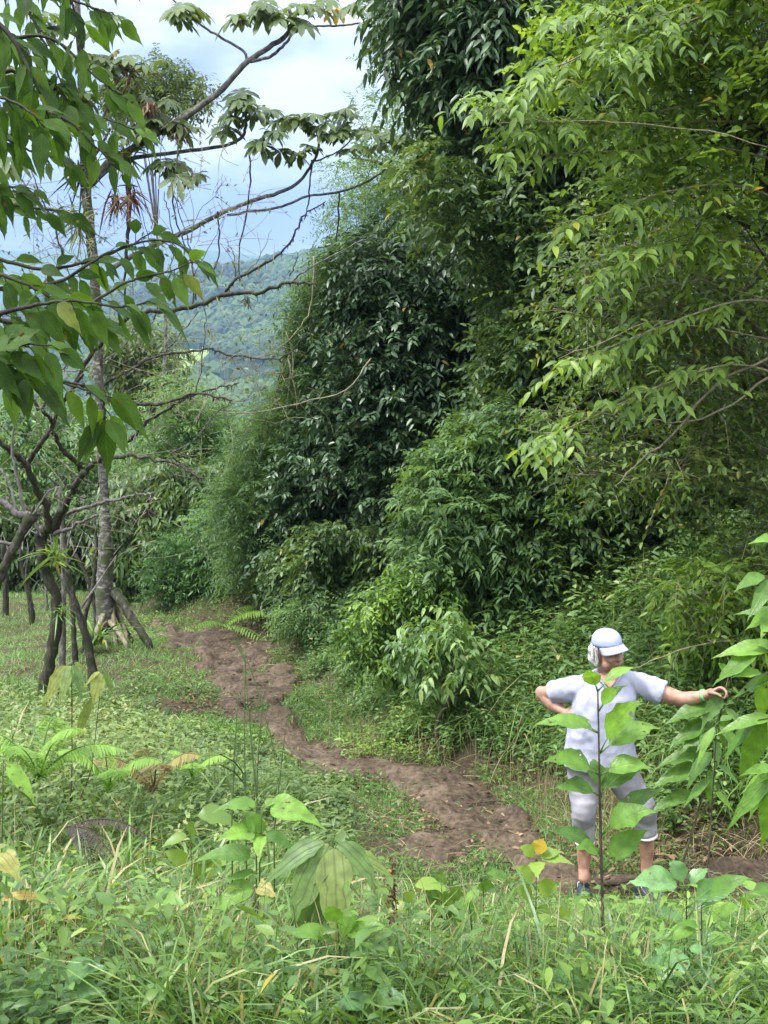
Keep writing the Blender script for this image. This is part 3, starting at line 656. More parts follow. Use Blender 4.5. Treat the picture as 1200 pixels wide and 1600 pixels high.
tree('feathery_tree', 'tall feathery tree with pale fine leaflets against the sky', 'tree',
     [(600,110),(680,150),(740,260),(700,380),(640,420),(560,430),(500,420),(520,390),(540,330),(585,300),(500,270),(590,250),(620,215),(575,180)],
     18.5, 2.5, 120, .36, 22, 16, .42, .07, .019, 'leaf_feather', base=(700, 20.0), trunk_r=.13, droop=.15, sag=.45, tdroop=.1)
tree('dark_canopy_tree', 'dark drooping leaved tree reaching out of the top edge', 'tree',
     [(650,-60),(630,30),(660,90),(672,150),(715,195),(760,190),(800,240),(880,230),(960,150),(1010,-60)],
     12.8, 2.4, 190, .34, 34, 9, .32, .12, .048, 'leaf_dark', base=(860, 14.8), trunk_r=.15, droop=.4, sag=.55, stems=160)
tree('tall_background_tree', 'dense dark tree filling the back of the right side', 'tree',
     [(700,-80),(1400,-120),(1420,700),(1300,900),(820,900),(780,700),(820,420),(720,260)],
     17.2, 2.0, 330, .62, 24, 9, .45, .13, .055, 'leaf_mid', base=(1050, 17.8), trunk_r=.22, droop=.4)
tree('broad_green_tree', 'broad mid green tree with arching leafy sprays above the bank', 'tree',
     [(640,260),(740,215),(900,190),(1120,150),(1330,140),(1360,840),(1200,890),(1000,900),(860,900),(800,780),(770,640),(800,520),(790,430),(700,370),(650,350)],
     12.6, 2.0, 600, .36, 34, 9, .28, .085, .041, 'leaf_mid', base=(1010, 13.9), trunk_r=.16, droop=.25, sag=.25, stems=700,
     depthf=lambda px, py: -(py - 200) / 650 * .5)
tree('pale_bush', 'pale green bush with drooping pointed leaves at the foot of the broad tree', 'bush',
     [(650,790),(670,710),(740,660),(800,640),(860,700),(900,800),(890,930),(800,960),(700,960),(625,880)],
     12.0, 1.2, 150, .24, 24, 9, .24, .09, .032, 'leaf_feather', base=(760, 12.8), trunk_r=.05, droop=.45, sag=.3, outw=1.0, tdroop=-.3)
tree('twiggy_tree', 'thin twiggy tree with sparse yellow green leaves at the right edge', 'tree',
     [(880,420),(1000,330),(1330,300),(1330,880),(1180,880),(1040,800),(900,760),(840,640),(900,560)],
     9.6, 1.3, 190, .34, 13, 8, .34, .062, .031, 'leaf_yellow', base=(1330, 11.0), trunk_r=.055, bark='twig_pale', droop=.3, sag=.2, stems=1100, stemr=.0035, limbs=26)
tree('yellow_green_tree', 'bright yellow green tree whose layered sprays hang in at the top right', 'tree',
     [(880,-60),(1340,-90),(1330,420),(1180,380),(1040,330),(960,270),(900,200),(840,90)],
     8.4, 1.2, 120, .32, 12, 9, .28, .080, .038, 'leaf_bright', base=(1480, 10.0), trunk_r=.06, droop=.15, sag=.12, outw=.6, stems=420, stemr=.0035, limbs=18)
# spray branches of the same look, each its own bough of a tree that leans in
def spray_tree():
    root = thing('overhanging_tree', 'slender tree sending long horizontal sprays of bright leaves leftward', 'tree', (3.2, 8.9, Hs(3.2, 8.9)))
    tb = Buf(); tr = smooth_path([(3.2, 8.9, Hs(3.2, 8.9) - .1), (3.15, 8.7, 1.2), (3.3, 8.4, 3.0), (3.3, 8.2, 5.2)], 6)
    tube(tb, tr, [.06, .04, .02], 8, .04); tb.build('trunk', 'twig_pale', root)
    lb = Buf()
    for pl in ([(1240,60),(1100,70),(960,110),(840,150),(735,175)], [(1250,150),(1100,160),(960,190),(880,195),(800,215)], [(1250,260),(1120,230),(1000,235),(880,240),(760,250)],
               [(1260,330),(1150,290),(1040,300),(960,330),(870,350)], [(1250,190),(1060,190),(900,192),(830,190),(720,150)], [(1260,60),(1150,20),(1060,40),(1000,80),(960,90)],
               [(1260,420),(1150,380),(1080,380),(1000,400),(930,440)], [(1250,120),(1080,95),(960,70),(880,100),(820,120)], [(1260,480),(1160,470),(1060,500),(960,540),(880,570)],
               [(1260,600),(1150,570),(1040,600),(930,650),(840,690)], [(1250,10),(1120,0),(1010,30),(930,20),(850,50)]):
        p = smooth_path([at(x, y, 8.0 + .25 * i) for i, (x, y) in enumerate(reversed(pl))][::-1], 8); bb = Buf()
        tube(bb, p, [.011, .007, .003], 5, .05); bb.build('branch', 'twig_pale', root)
        for k in range(8, len(p) - 1, 1):
            d = norm(p[min(k + 1, len(p) - 1)] - p[k - 1])
            for s in (-1, 1):
                if rng.random() < .3: continue
                td = norm(d * .6 + np.array([.1, s * .6, .15]) + rng.normal(0, .3, 3)); L = rng.uniform(.14, .36); nl = int(L / .038)
                t = (np.arange(nl) + 1) / nl; P = p[k] + td * L * t[:, None] - np.array([0, 0, .3 * L]) * t[:, None]**2
                sd_ = np.where(np.arange(nl) % 2 == 0, 1, -1)[:, None] * norm(np.cross(td, [0, 0, 1]))
                D = norm(td * .5 + sd_ * .6 - np.array([0, 0, .32]) + rng.normal(0, .18, (nl, 3)))
                leaves(lb, P, D, norm(np.array([0, -.4, 1.]) + rng.normal(0, .3, (nl, 3))), rng.uniform(.07, .11, nl), rng.uniform(.032, .044, nl), 'lance', .4, .3, np.clip(rng.normal(.5, .22, nl), 0, .99))
                tube(lb, [p[k], P[-1]], [.002, .001], 3, 0, .2)
    lb.build('crown', 'leaf_bright', root)
spray_tree()
tree('shaded_shrub', 'low dark shrub under the evergreen tree', 'shrub', [(420,880),(460,840),(560,850),(600,890),(580,950),(520,965),(440,955)], 16.6, .9, 70, .24, 22, 8, .24, .085, .038, 'leaf_mid', base=(500, 17.2), trunk_r=.03)
tree('heart_leaf_shrub', 'broad leaved light green shrub below the dark evergreen tree', 'shrub', [(450,880),(500,830),(580,820),(630,870),(640,920),(610,960),(520,960),(460,945)], 16.0, .8, 64, .18, 16, 7, .2, .085, .048, 'leaf_mid', base=(560, 16.5), trunk_r=.03, kind='small', droop=.5)
tree('bank_shrub', 'shrub with large dark drooping leaves standing on the bank', 'shrub', [(650,975),(700,950),(755,965),(770,1030),(745,1095),(660,1090),(630,1010)], 10.8, .5, 30, .14, 8, 6, .18, .078, .040, 'bank_leaf', base=(705, 10.8), trunk_r=.018, bark='stem_brown', droop=.7, sag=.3, limbs=12)
tree('leafy_bank_bush', 'round light leaved bush on the bank left of the large leaved shrub', 'bush', [(550,1000),(575,940),(620,900),(685,905),(710,980),(690,1040),(600,1050),(560,1030)], 11.8, .6, 75, .16, 18, 8, .18, .065, .028, 'weed_leaf', base=(620, 11.8), trunk_r=.025)
tree('upper_bank_bush', 'leafy bush at the top of the bank behind the walker', 'bush', [(820,890),(900,850),(1010,860),(1060,930),(1010,990),(880,980)], 12.4, .8, 70, .26, 22, 9, .24, .10, .04, 'leaf_mid', base=(930, 12.9), trunk_r=.03)
tree('right_bank_bush', 'yellowish bush with arching leaves at the right end of the bank', 'bush', [(1060,930),(1100,880),(1260,860),(1270,1060),(1160,1090),(1080,1010)], 9.0, .8, 60, .2, 12, 8, .26, .085, .03, 'leaf_bright', base=(1180, 9.5), trunk_r=.025, bark='twig_pale', stems=200)
tree('verge_bush', 'low tangled bush where the bank meets the grassy bend', 'bush', [(430,960),(500,930),(570,960),(575,990),(500,985),(445,975)], 15.6, .7, 50, .2, 20, 8, .2, .06, .022, 'leaf_feather', base=(500, 16.0), trunk_r=.02)

# bare arching vines over the trees
def vine(pts_, Y, r, label, m='twig_pale', name='vine', group=None):
    b = Buf(); tube(b, pxpath(pts_, Y, .006), [r, r * .8, r * .4], 5)
    return tag(b.build(name, m), label, 'vine', group)
vine([(490,400),(487,470),(470,510),(430,548),(380,562)], 13.4, .008, 'thin vine arching past the left edge of the fringe tree')
vine([(580,560),(540,610),(470,630),(400,645),(330,640),(300,620)], 13.0, .009, 'long pale vine crossing in front of the dark evergreen tree')
vine([(450,560),(460,600),(463,640)], 13.3, .007, 'short curved vine hanging below the long arching vine')
vine([(1200,560),(1120,600),(1060,670),(1000,720),(960,760)], 8.8, .010, 'pale bare vine slanting down through the twiggy tree')
vine([(1200,530),(1100,510),(1010,505),(930,540),(870,560)], 9.0, .007, 'bare twig running level through the twiggy tree', name='vine')
vine([(1200,590),(1130,640),(1060,660),(1000,650)], 8.8, .009, 'bare grey vine branching at the right edge')
vine([(1200,470),(1100,440),(1010,450),(940,470),(900,455)], 8.9, .006, 'upper bare twig hanging in the broad tree')
vine([(1200,230),(1080,200),(960,190),(880,188),(780,190)], 7.7, .0035, 'straight bare vine crossing the bright sprays')
vine([(1180,1000),(1080,1010),(1000,1040),(960,1055)], 8.9, .006, 'bare twig in the weeds right of the cap')

# ================================================================== BACK HEDGE (far end of the clearing)
tree('tall_pale_hedge_tree', 'pale yellow green hedge tree in front of the valley', 'tree', [(215,680),(270,600),(300,640),(345,650),(400,690),(420,760),(410,860),(330,860),(230,800),(205,740)], 23.5, 1.8, 110, .5, 24, 10, .42, .13, .028, 'leaf_back', base=(330, 24.6), trunk_r=.07, tdroop=-.5, sag=.3)
tree('coffee_shrub', 'dark shrub with large hanging leaves at the back of the clearing', 'shrub', [(180,760),(240,730),(330,740),(350,830),(330,900),(230,930),(180,900)], 21.6, 1.1, 80, .36, 18, 8, .36, .17, .06, 'leaf_mid', base=(250, 22.2), trunk_r=.04, droop=.6, sag=.5)
tree('round_shrub', 'rounded fine leaved shrub standing alone at the end of the grass', 'shrub', [(232,900),(255,850),(285,828),(320,850),(345,900),(340,940),(290,948),(240,945)], 20.3, .7, 60, .24, 26, 9, .22, .06, .020, 'leaf_fringe', base=(288, 20.7), trunk_r=.03, tdroop=-.7, outw=.9)
tree('left_hedge_tree', 'green hedge tree behind the leaning mossy trunks', 'tree', [(-160,640),(0,640),(60,620),(150,650),(210,700),(215,860),(150,900),(-160,900)], 25, 1.5, 130, .55, 20, 9, .45, .14, .045, 'leaf_back', base=(40, 26), trunk_r=.08, tdroop=-.1)
tree('left_understory_shrub', 'dark understory shrub behind the left orchard trunks', 'shrub', [(-160,800),(60,790),(200,800),(215,900),(150,935),(-160,925)], 23.6, 1.2, 90, .42, 20, 8, .36, .16, .055, 'leaf_mid', base=(60, 24.2), trunk_r=.05, droop=.5)
tree('gap_shrub', 'dark shrub between the rounded shrub and the dark evergreen', 'shrub', [(320,800),(380,780),(420,850),(420,930),(350,950),(325,900)], 19.8, 1.2, 60, .34, 22, 9, .32, .09, .03, 'leaf_fringe', base=(372, 20.5), trunk_r=.04)
tree('hazy_valley_tree', 'lone airy round tree with grey green crown beyond the hedge', 'tree', [(170,540),(215,505),(262,525),(272,575),(240,612),(180,600)], 34, 2.5, 40, .55, 20, 7, .5, .19, .07, 'leaf_umbrella', base=(215, 35.2), trunk_r=.1, bark='bark_branch')
tree('wide_crowned_tree', 'distant wide flat crowned tree behind the bare branches at top left', 'tree', [(150,150),(180,115),(250,105),(300,120),(328,150),(290,175),(230,170),(180,190)], 30, 2.5, 60, .42, 20, 7, .4, .13, .05, 'leaf_umbrella', base=(230, 31.2), trunk_r=.055, bark='bark_branch', limbs=8)

# tree ferns
def frond(buf, base, d, L, width, n=26, curl=.5, ll=1.0, leafw=.022, stemb=None, rn=.5, sub=False):
    d = norm(np.asarray(d, float)); t = np.linspace(0, 1, n); Z = np.array([0, 0, 1.0])
    P = base + d * L * t[:, None] - Z * (curl * L) * (t**2)[:, None]
    T = norm(np.gradient(P, axis=0)); S = norm(np.cross(T, Z)); wd = width * np.sin(np.pi * np.clip(t * .86 + .12, 0, 1))**.8
    for s in (-1, 1):
        D = norm(S * s + T * .35 - Z * .18 + rng.normal(0, .04, (n, 3)))
        leaves(buf, P, D, norm(Z + rng.normal(0, .15, (n, 3))), wd * ll, leafw, 'small', .25, .2, np.clip(rn + rng.normal(0, .15, n), 0, 1))
    tube(stemb if stemb is not None else buf, P, [.006, .002], 4, 0, .3)
def fern(name, label, base, fronds, material='fern_leaf', curl=.55, leafw=.02, group=None):
    root = thing(name, label, 'fern', base, group)
    for (d, L, wd, rn) in fronds:
        b = Buf(); frond(b, np.asarray(base, float), d, L, wd, n=max(14, int(L / leafw * .75)), curl=curl, leafw=leafw, rn=rn); b.build('frond', material, root)
    return root
p = at(352, 940, 17.5); p[2] = Hs(p[0], p[1]) + .25
fern('tree_fern', 'tree fern with one long pale frond beside the path bend', p, [((.75, -.1, .75), 1.0, .2, .9), ((.5, .3, .9), .8, .18, .4), ((-.5, -.4, .5), .6, .16, .3), ((.9, -.5, .3), .7, .16, .5)], leafw=.03)
p = at(312, 836, 21.0)
p[2] = Hs(p[0], p[1]) + 1.0
fern('tree_fern', 'small bright tree fern frond above the rounded shrub', p, [((.9, -.2, .5), .7, .16, .8), ((.3, .3, .9), .5, .13, .6), ((-.7, -.3, .6), .5, .13, .5)], leafw=.035)
for i, (px, py, Y, lab, fr, mt_) in enumerate([
    (60, 1185, 6.6, 'light green fern arching at the left edge of the slope', [((-.8, -.2, .9), .52, .13, .7), ((.6, -.3, .9), .55, .13, .8), ((-.2, -.7, .7), .5, .12, .6), ((.2, .3, 1), .5, .12, .5), ((.9, .1, .5), .5, .12, .7)], 'fern_leaf'),
    (170, 1205, 7.0, 'bright fern with one upright paler frond on the left slope', [((-.1, -.1, 1), .42, .11, 1.0), ((-.7, -.3, .9), .5, .12, .9), ((.7, -.2, .6), .45, .11, .6), ((.3, -.7, .6), .4, .1, .5)], 'fern_leaf'),
    (240, 1210, 7.4, 'half withered brown fern between the green ferns', [((-.8, -.2, .7), .5, .12, .4), ((.7, -.2, .8), .5, .12, .7), ((.2, -.6, .7), .45, .1, .3), ((-.3, .2, 1), .4, .1, .5)], 'fern_dry'),
    (300, 1190, 7.8, 'small pale fern at the left rim of the muddy path', [((.8, -.2, .7), .35, .09, .9), ((-.4, -.3, .8), .35, .09, .7), ((.1, -.7, .6), .3, .08, .8)], 'fern_leaf'),
    (110, 1260, 5.8, 'fern with blackened hanging fronds in the hollow', [((.6, -.6, .1), .32, .06, .1), ((.3, -.5, .0), .28, .05, .1), ((.8, -.2, .2), .34, .05, .3)], 'leaf_rot'),
    (560, 1530, 4.0, 'dark green fern low in the bottom middle', [((-.8, -.2, .5), .3, .07, .1), ((.8, -.2, .5), .32, .07, .2), ((.1, -.5, .5), .28, .07, .1), ((.5, .4, .8), .28, .06, .3)], 'leaf_feather'),
    (700, 1480, 4.4, 'fern with finely cut fronds under the weeds near the bottom', [((-.8, -.2, .6), .34, .07, .4), ((.8, -.3, .4), .36, .07, .3), ((.2, -.5, .8), .3, .07, .3)], 'fern_leaf'),
    (980, 1570, 3.9, 'fern lying flat in the bottom right corner weeds', [((-.9, -.2, .3), .34, .07, .2), ((.9, -.2, .2), .36, .07, .2), ((.1, -.5, .5), .3, .06, .3)], 'leaf_feather'),
    ]):
    p = at(px, py, Y); p[2] = max(Hs(p[0], p[1]) + .10, p[2] - .1); fr = [((d[0], d[1], d[2] * 1.7 + .15), L * 1.35, wd * 1.15, q) for d, L, wd, q in fr]
    fern('fern', lab, p, fr, mt_, leafw=.014 if Y > 5 else .009)

# ================================================================== LEFT SIDE TREES
def limb(root, name, pts_, Y, rad, m, lump=.06, moss=0.0, sides=7, jit=.004):
    b = Buf(); p = pxpath(pts_, Y, jit, 5); tube(b, p, rad, sides, lump)
    if moss:   # hanging moss tufts along the limb
        n = int(len(p) * moss); k = rng.integers(1, len(p) - 1, n)
        blades(b, p[k] + rng.normal(0, .006, (n, 3)), norm(rng.normal(0, .5, (n, 3)) - np.array([0, 0, .8])), rng.uniform(.02, .06, n), .009, .1, np.full(n, .3), 2)
    o = b.build(name, m, root); return p
def lobed(buf, c, ax, r, rn, lobes=9, droop=.55):
    """umbrella leaf: radiating lobes from one point"""
    ax = norm(np.asarray(ax, float)); s = norm(np.cross(ax, [.3, .1, 1])); t = np.cross(s, ax)
    a = np.linspace(.25, 2 * math.pi - .25, lobes) + rng.uniform(0, 6.28)
    D = np.cos(a)[:, None] * s + np.sin(a)[:, None] * t + ax * .12
    leaves(buf, np.repeat(c[None], lobes, 0), D, np.repeat(ax[None], lobes, 0), r * rng.uniform(.75, 1.1, lobes), r * .36, 'lobe', droop * rng.uniform(.6, 1.4, lobes), .25, np.clip(rn + rng.normal(0, .1, lobes), 0, 1))

YC = 17.0
bx = at(165, 1000, YC)[0]
cec = thing('umbrella_leaf_tree', 'tall pale trunked tree on stilt roots with arching bare boughs tipped by umbrella leaves', 'tree', (bx, YC, Hs(bx, YC)))
limb(cec, 'trunk', [(165,985),(164,930),(166,870),(166,855),(164,800),(161,740),(157,640),(153,560),(150,470),(142,370),(134,290),(128,200),(127,110),(122,20),(118,-90)], YC,
     [.13,.12,.105,.10,.06,.062,.066,.068,.068,.066,.062,.05,.045,.04,.03], 'bark_pale', .04, 0, 12, .006)
for r_ in ([(176,925,0),(190,940,-.1),(205,965,-.25),(222,990,-.4),(236,1012,-.5)], [(171,972,-.1),(183,985,-.3),(200,1010,-.55)], [(170,930,.1),(180,950,.2),(196,985,.3),(210,1005,.3)],
           [(162,960,-.1),(152,985,-.3),(140,1010,-.5)], [(174,945,0),(178,975,-.1),(182,1006,-.3)], [(175,935,.1),(186,960,.1),(200,1000,-.1)], [(163,950,0),(158,985,.1),(150,1012,.2)]):
    b = Buf(); p = pxpath(r_, YC, .003, 5); p[-1, 2] = H(p[-1:, 0], p[-1:, 1])[0] - .08
    tube(b, p, [.075, .055, .05] if len(r_) == 5 else [.04, .03], 8, .08); b.build('root', 'bark_moss' if len(r_) > 3 else 'twig_pale', cec)
CB = [([(133,290),(150,275),(176,250),(229,219),(299,176),(347,139),(387,96),(427,70),(450,52),(456,32),(452,12)], [.06,.05,.04,.033,.022]),
      ([(387,96),(410,92),(430,83),(448,66),(460,50),(491,42),(530,40),(562,36)], [.024,.018,.012]),
      ([(387,93),(378,78),(345,58),(320,43),(290,18),(262,-8)], [.02,.016,.01]),
      ([(140,292),(181,256),(235,243),(299,235),(352,227),(378,214),(384,195),(384,172)], [.034,.026,.022,.018]),
      ([(150,440),(190,410),(240,384),(299,357),(363,325),(427,304),(462,288),(484,262),(496,238),(501,210)], [.035,.034,.028,.02,.016]),
      ([(355,336),(400,330),(440,322),(480,307),(533,299),(576,283),(608,256),(628,215)], [.018,.016,.011]),
      ([(492,252),(515,243),(540,228),(565,197)], [.012,.007]),
      ([(130,345),(95,330),(53,325),(0,314),(-60,300)], [.03,.022,.015]),
      ([(131,275),(112,255),(96,243),(70,226),(55,222),(20,190),(-30,170)], [.036,.03,.02]),
      ([(128,220),(150,205),(172,160),(190,130)], [.02,.012,.008]), ([(132,262),(150,240),(168,210),(172,200)], [.022,.012])]
tips = []
for i, (pl, rad) in enumerate(CB):
    dz = rng.uniform(-.35, .1) if i else 0
    p = limb(cec, 'branch', [(x, y, dz * k / len(pl)) for k, (x, y) in enumerate(pl)], YC, rad, 'bark_branch', .03, 0, 7, .004)
lb = Buf(); pb_ = Buf()
def cluster(px, py, n, spread=32, r=.24, rn=.5, src=None):
    for k in range(n):
        a = rng.uniform(0, 6.28); q = at(px + spread * math.cos(a) * rng.uniform(.3, 1), py + spread * .42 * math.sin(a) * rng.uniform(.3, 1), YC + rng.uniform(-.4, .3))
        c0 = at(px, py + 8, YC)
        tube(pb_, [c0, (c0 + q) / 2 + [0, 0, .04], q], .005, 3)
        lobed(lb, q, (rng.normal(0, .35), -.3 + rng.normal(0, .3), 1), r * rng.uniform(.75, 1.15), rn + rng.normal(0, .12))
for args in [(455,25,5,40),(430,8,5,40),(395,22,4,26),(480,8,4,30),(380,30,3,20),(505,10,3,26),(384,160,6,30),(372,150,4,22),(410,178,4,24),(350,186,3,20),(345,202,2,14),(398,225,2,12),(428,200,4,24),(455,190,3,20),(498,186,6,30),(505,205,4,30),(540,178,4,22),
             (530,205,3,22),(470,232,3,22),(445,238,2,14),(555,230,3,20),(595,215,4,26),(575,205,3,20),(262,262,5,30),(290,276,3,22),(250,255,2,16),(285,200,5,30),(235,178,5,30),(205,145,5,32),(215,96,6,40),(170,95,5,36),(150,90,5,36),
             (180,200,5,36),(100,150,6,40),(60,130,6,44),(20,110,6,44),(285,25,3,18),(300,18,3,18),(60,200,4,34),(20,260,4,34),(10,300,3,30),(215,210,3,26),(245,155,3,24),(270,12,3,20),(560,12,3,20),(110,40,6,44),(60,30,6,44),(150,30,5,40)]:
    cluster(*args)
cluster(522, 16, 1, 4, .30, 1.3); cluster(632, 215, 2, 12, .26, .3)
lb.build('crown', 'leaf_umbrella', cec); pb_.build('leaf_stalks', 'bark_branch', cec)['kind'] = 'stuff'

def bromeliad(px, py, Y, size, m, label, n=46, down=.7, cat='air plant'):
    b = Buf(); c = at(px, py, Y)
    D = norm(rng.normal(0, .7, (n, 3)) + np.array([0, 0, -down])); blades(b, c + rng.normal(0, size * .15, (n, 3)), D, size * rng.uniform(.5, 1.2, n), size * .1, rng.uniform(0, .6, n), None, 3)
    return tag(b.build('air_plant', m), label, cat)
bromeliad(181, 309, YC - .1, .30, 'bract_red', 'red brown dried air plant hanging lower of two beside the pale trunk')
bromeliad(206, 302, YC - .1, .28, 'bract_red', 'dark red air plant hanging right of the other beside the pale trunk')
bromeliad(199, 243, YC - .1, .34, 'leaf_umbrella', 'spiky green brown air plant sitting in the fork of the boughs', 60, .3)
bromeliad(232, 165, YC - .2, .26, 'litter_leaf', 'brown withered leaf bunch hanging high in the umbrella leaves')
bromeliad(200, 108, YC - .2, .28, 'litter_leaf', 'brown withered leaf bunch at the top of the umbrella leaves')
bromeliad(124, 262, YC - .2, .34, 'bark_dark', 'blackish hanging root tangle left of the pale trunk', 40, 1.2)
bromeliad(100, 330, YC - .2, .26, 'leaf_mid', 'small dark leafy air plant on the pale trunk at the bough', 40, .2)
bromeliad(120, 350, YC - .25, .36, 'leaf_mid', 'larger leafy air plant wrapped around the pale trunk', 60, .3)
bromeliad(286, 205, YC - .2, .2, 'litter_leaf', 'small brown leaf bunch under the middle bough')
for pl, lab in (([(199,255),(201,330),(198,380),(195,440),(196,480)], 'thick hanging dark root below the green brown air plant'), ([(389,240),(390,300),(375,380),(374,440)], 'thin hanging root below the second bough'),
                ([(487,250),(484,300),(478,330)], 'short hanging root under the right fork'), ([(340,330),(342,390),(336,420)], 'thin hanging root below the long arching bough'),
                ([(530,300),(529,350),(524,385)], 'hanging root at the far end of the right bough'), ([(283,205),(270,280),(278,350),(300,410),(305,470)], 'long curved hanging liana in the middle of the bare boughs')):
    b = Buf(); tube(b, pxpath(pl, YC - .1, .01), [.012 if 'thick' not in lab else .04, .008], 4, .1); tag(b.build('hanging_root', 'bark_dark'), lab, 'hanging root')

# mossy coffee tree (double bend trunk) and its long twisted boughs
YG = 12.6
bx = at(67, 1085, YG)[0]
gt = thing('mossy_tree', 'crooked dark mossy tree with a bent trunk forking low on the left', 'tree', (bx, YG, Hs(bx, YG)))
gp = ground_at(67, 1085)
limb(gt, 'trunk', [(64,1110),(68,1080),(79,1030),(87,975),(86,930),(72,895),(65,850),(64,835),(82,818)], YG, [.064,.06,.056,.06,.052,.052,.056,.07,.05], 'bark_moss', .09, 3.5, 11, .006)
GB = [([(78,832),(70,790),(57,759),(40,726),(18,706),(0,691),(-40,660)], [.06,.05,.04,.03]), ([(40,726),(57,702),(79,671),(92,640),(112,612),(130,585)], [.04,.03,.02]),
      ([(84,825),(100,795),(116,760),(131,739)], [.065,.05,.045]), ([(131,739),(118,722),(98,704),(86,680),(79,655),(66,640)], [.042,.03,.022]),
      ([(131,739),(150,722),(175,715),(219,713),(262,722),(297,737),(319,748)], [.034,.026,.012]), ([(84,835),(104,828),(131,814),(153,806)], [.03,.022,.016]),
      ([(100,802),(125,795),(153,787),(192,778),(218,773),(241,770)], [.028,.022,.012]), ([(297,737),(291,728),(268,710),(300,690),(345,640),(400,620)], [.012,.010,.006]),
      ([(112,612),(140,560),(185,505),(235,487),(299,480),(352,459),(400,458),(453,443),(490,444)], [.03,.03,.034,.03,.026,.014]),
      ([(352,459),(368,437),(416,411),(450,385),(466,355),(480,331),(512,315)], [.022,.015,.008]), ([(453,443),(470,428),(496,412),(549,384),(587,368)], [.014,.010,.006]),
      ([(130,600),(144,614),(184,627),(236,632),(271,627),(306,614),(335,620),(363,627)], [.028,.022,.012]), ([(200,690),(218,672),(236,655),(271,634),(306,616),(345,604),(372,598)], [.022,.016,.008]),
      ([(150,610),(193,584),(236,560),(280,550),(332,546),(363,556),(437,560),(472,531),(490,500)], [.020,.014,.008]), ([(236,560),(262,545),(300,500),(314,485)], [.01,.006]),
      ([(60,640),(40,600),(25,560),(18,500)], [.025,.014,.008]), ([(66,640),(80,600),(110,560),(120,520)], [.02,.012,.006]), ([(-30,560),(40,575),(120,580),(170,560),(210,520),(240,500)], [.012,.008]),
      ([(306,614),(318,560),(320,500),(318,470)], [.008,.005]), ([(240,500),(262,440),(270,380),(262,330),(255,300)], [.011,.006]), ([(299,480),(303,440),(298,390),(280,330),(262,260),(255,225)], [.014,.008,.004]),
      ([(262,440),(235,380),(215,310)], [.008,.004]), ([(303,430),(330,380),(352,340)], [.007,.003]), ([(298,380),(312,330),(340,300),(350,272)], [.006,.003]), ([(270,390),(240,345),(210,290)], [.007,.003]),
      ([(60,450),(95,410),(90,370),(65,310),(50,270)], [.02,.014,.008]), ([(368,437),(366,400),(352,372)], [.008,.004]), ([(378,432),(410,395),(424,360)], [.006,.003]), ([(453,430),(462,410),(466,395)], [.009,.004])]
for pl, rad in GB:
    limb(gt, 'branch', [(x, y, -.9 * k / len(pl)) for k, (x, y) in enumerate(pl)], YG - .1, [q * .68 for q in rad], 'bark_moss' if rad[0] > .03 else 'bark_dark' if len(pl) > 6 else 'bark_branch', .12, 5 if rad[0] > .018 else 0, 7, .008)
# twiglets with tiny leaves
b = Buf(); lb = Buf()
for cx, cy, sx, sy, n in ((360,560,60,60,70), (420,590,40,30,30), (130,700,70,60,70), (40,620,60,60,60), (250,620,60,50,50), (290,360,70,70,60), (80,380,60,60,60), (200,800,50,30,20), (130,430,70,60,45), (310,320,50,60,45), (60,300,60,60,40)):
    for k in range(n):
        s = at(rng.normal(cx, sx), rng.normal(cy, sy), YG - rng.uniform(-.5, 1)); d = norm(rng.normal(0, 1, 3) * [1, .6, 1]); L = rng.uniform(.15, .6)
        e1 = s + d * L * .5 + rng.normal(0, .03, 3); e2 = s + d * L + rng.normal(0, .05, 3) - [0, 0, .05]; tube(b, smooth_path([s, e1, e2], 3), [.004, .002], 3)
        m = rng.integers(0, 4)
        if m: leaves(lb, s + (e2 - s) * rng.random((m, 1)), rng.normal(0, 1, (m, 3)), rng.normal(0, 1, (m, 3)) + [0, 0, 1], .05, .022)
b.build('twigs', 'twig_pale', gt)['kind'] = 'stuff'; lb.build('crown', 'leaf_mid', gt)
bromeliad(238, 636, YG - .4, .10, 'bark_dark', 'small black moss clump hanging under the middle mossy bough', 40, .8)
bromeliad(386, 466, YG - .8, .09, 'bark_dark', 'tiny dark moss clump hanging under the upper mossy bough', 30, .9)
bromeliad(84, 868, YG - .1, .26, 'leaf_bright', 'bright green strap leaved air plant on the bent mossy trunk', 46, -.3)
bromeliad(95, 955, YG - .15, .16, 'grass_short', 'small pale air plant at the lower bend of the mossy trunk', 26, -.3)
bromeliad(50, 800, 11.9, .12, 'bark_moss', 'mossy knob of roots on top of the leaning trunk', 90, 0)
bromeliad(530 / 2.286, 400 + 910 / 2.286, 19.0, .16, 'bark_dark', 'dark nest like clump hanging in the coffee shrub', 70, .2)

YL = 11.8
bx = at(-30, 1000, YL)[0]
lt = thing('leaning_tree', 'mossy trunk with pale lichen patches leaning in from the left edge', 'tree', (bx, YL, Hs(bx, YL)))
limb(lt, 'trunk', [(-60,1130),(-30,980),(-6,915),(4,890),(20,858),(35,829),(50,805)], YL, [.06,.052,.045,.042,.042,.06], 'bark_moss', .07, 3, 11, .005)
for pl, rad in (([(48,806),(26,803),(12,790),(0,783),(-40,760)], [.04,.03]), ([(45,812),(58,826),(66,838)], [.022,.012]), ([(20,850),(-10,845),(-40,840)], [.02,.012]), ([(42,815),(30,760),(18,700),(25,650)], [.02,.008]), ([(28,800),(12,750),(-10,720)], [.016,.008]), ([(50,806),(75,770),(95,760)], [.012,.005])):
    limb(lt, 'branch', pl, YL, rad, 'bark_branch', .08, 0, 7)
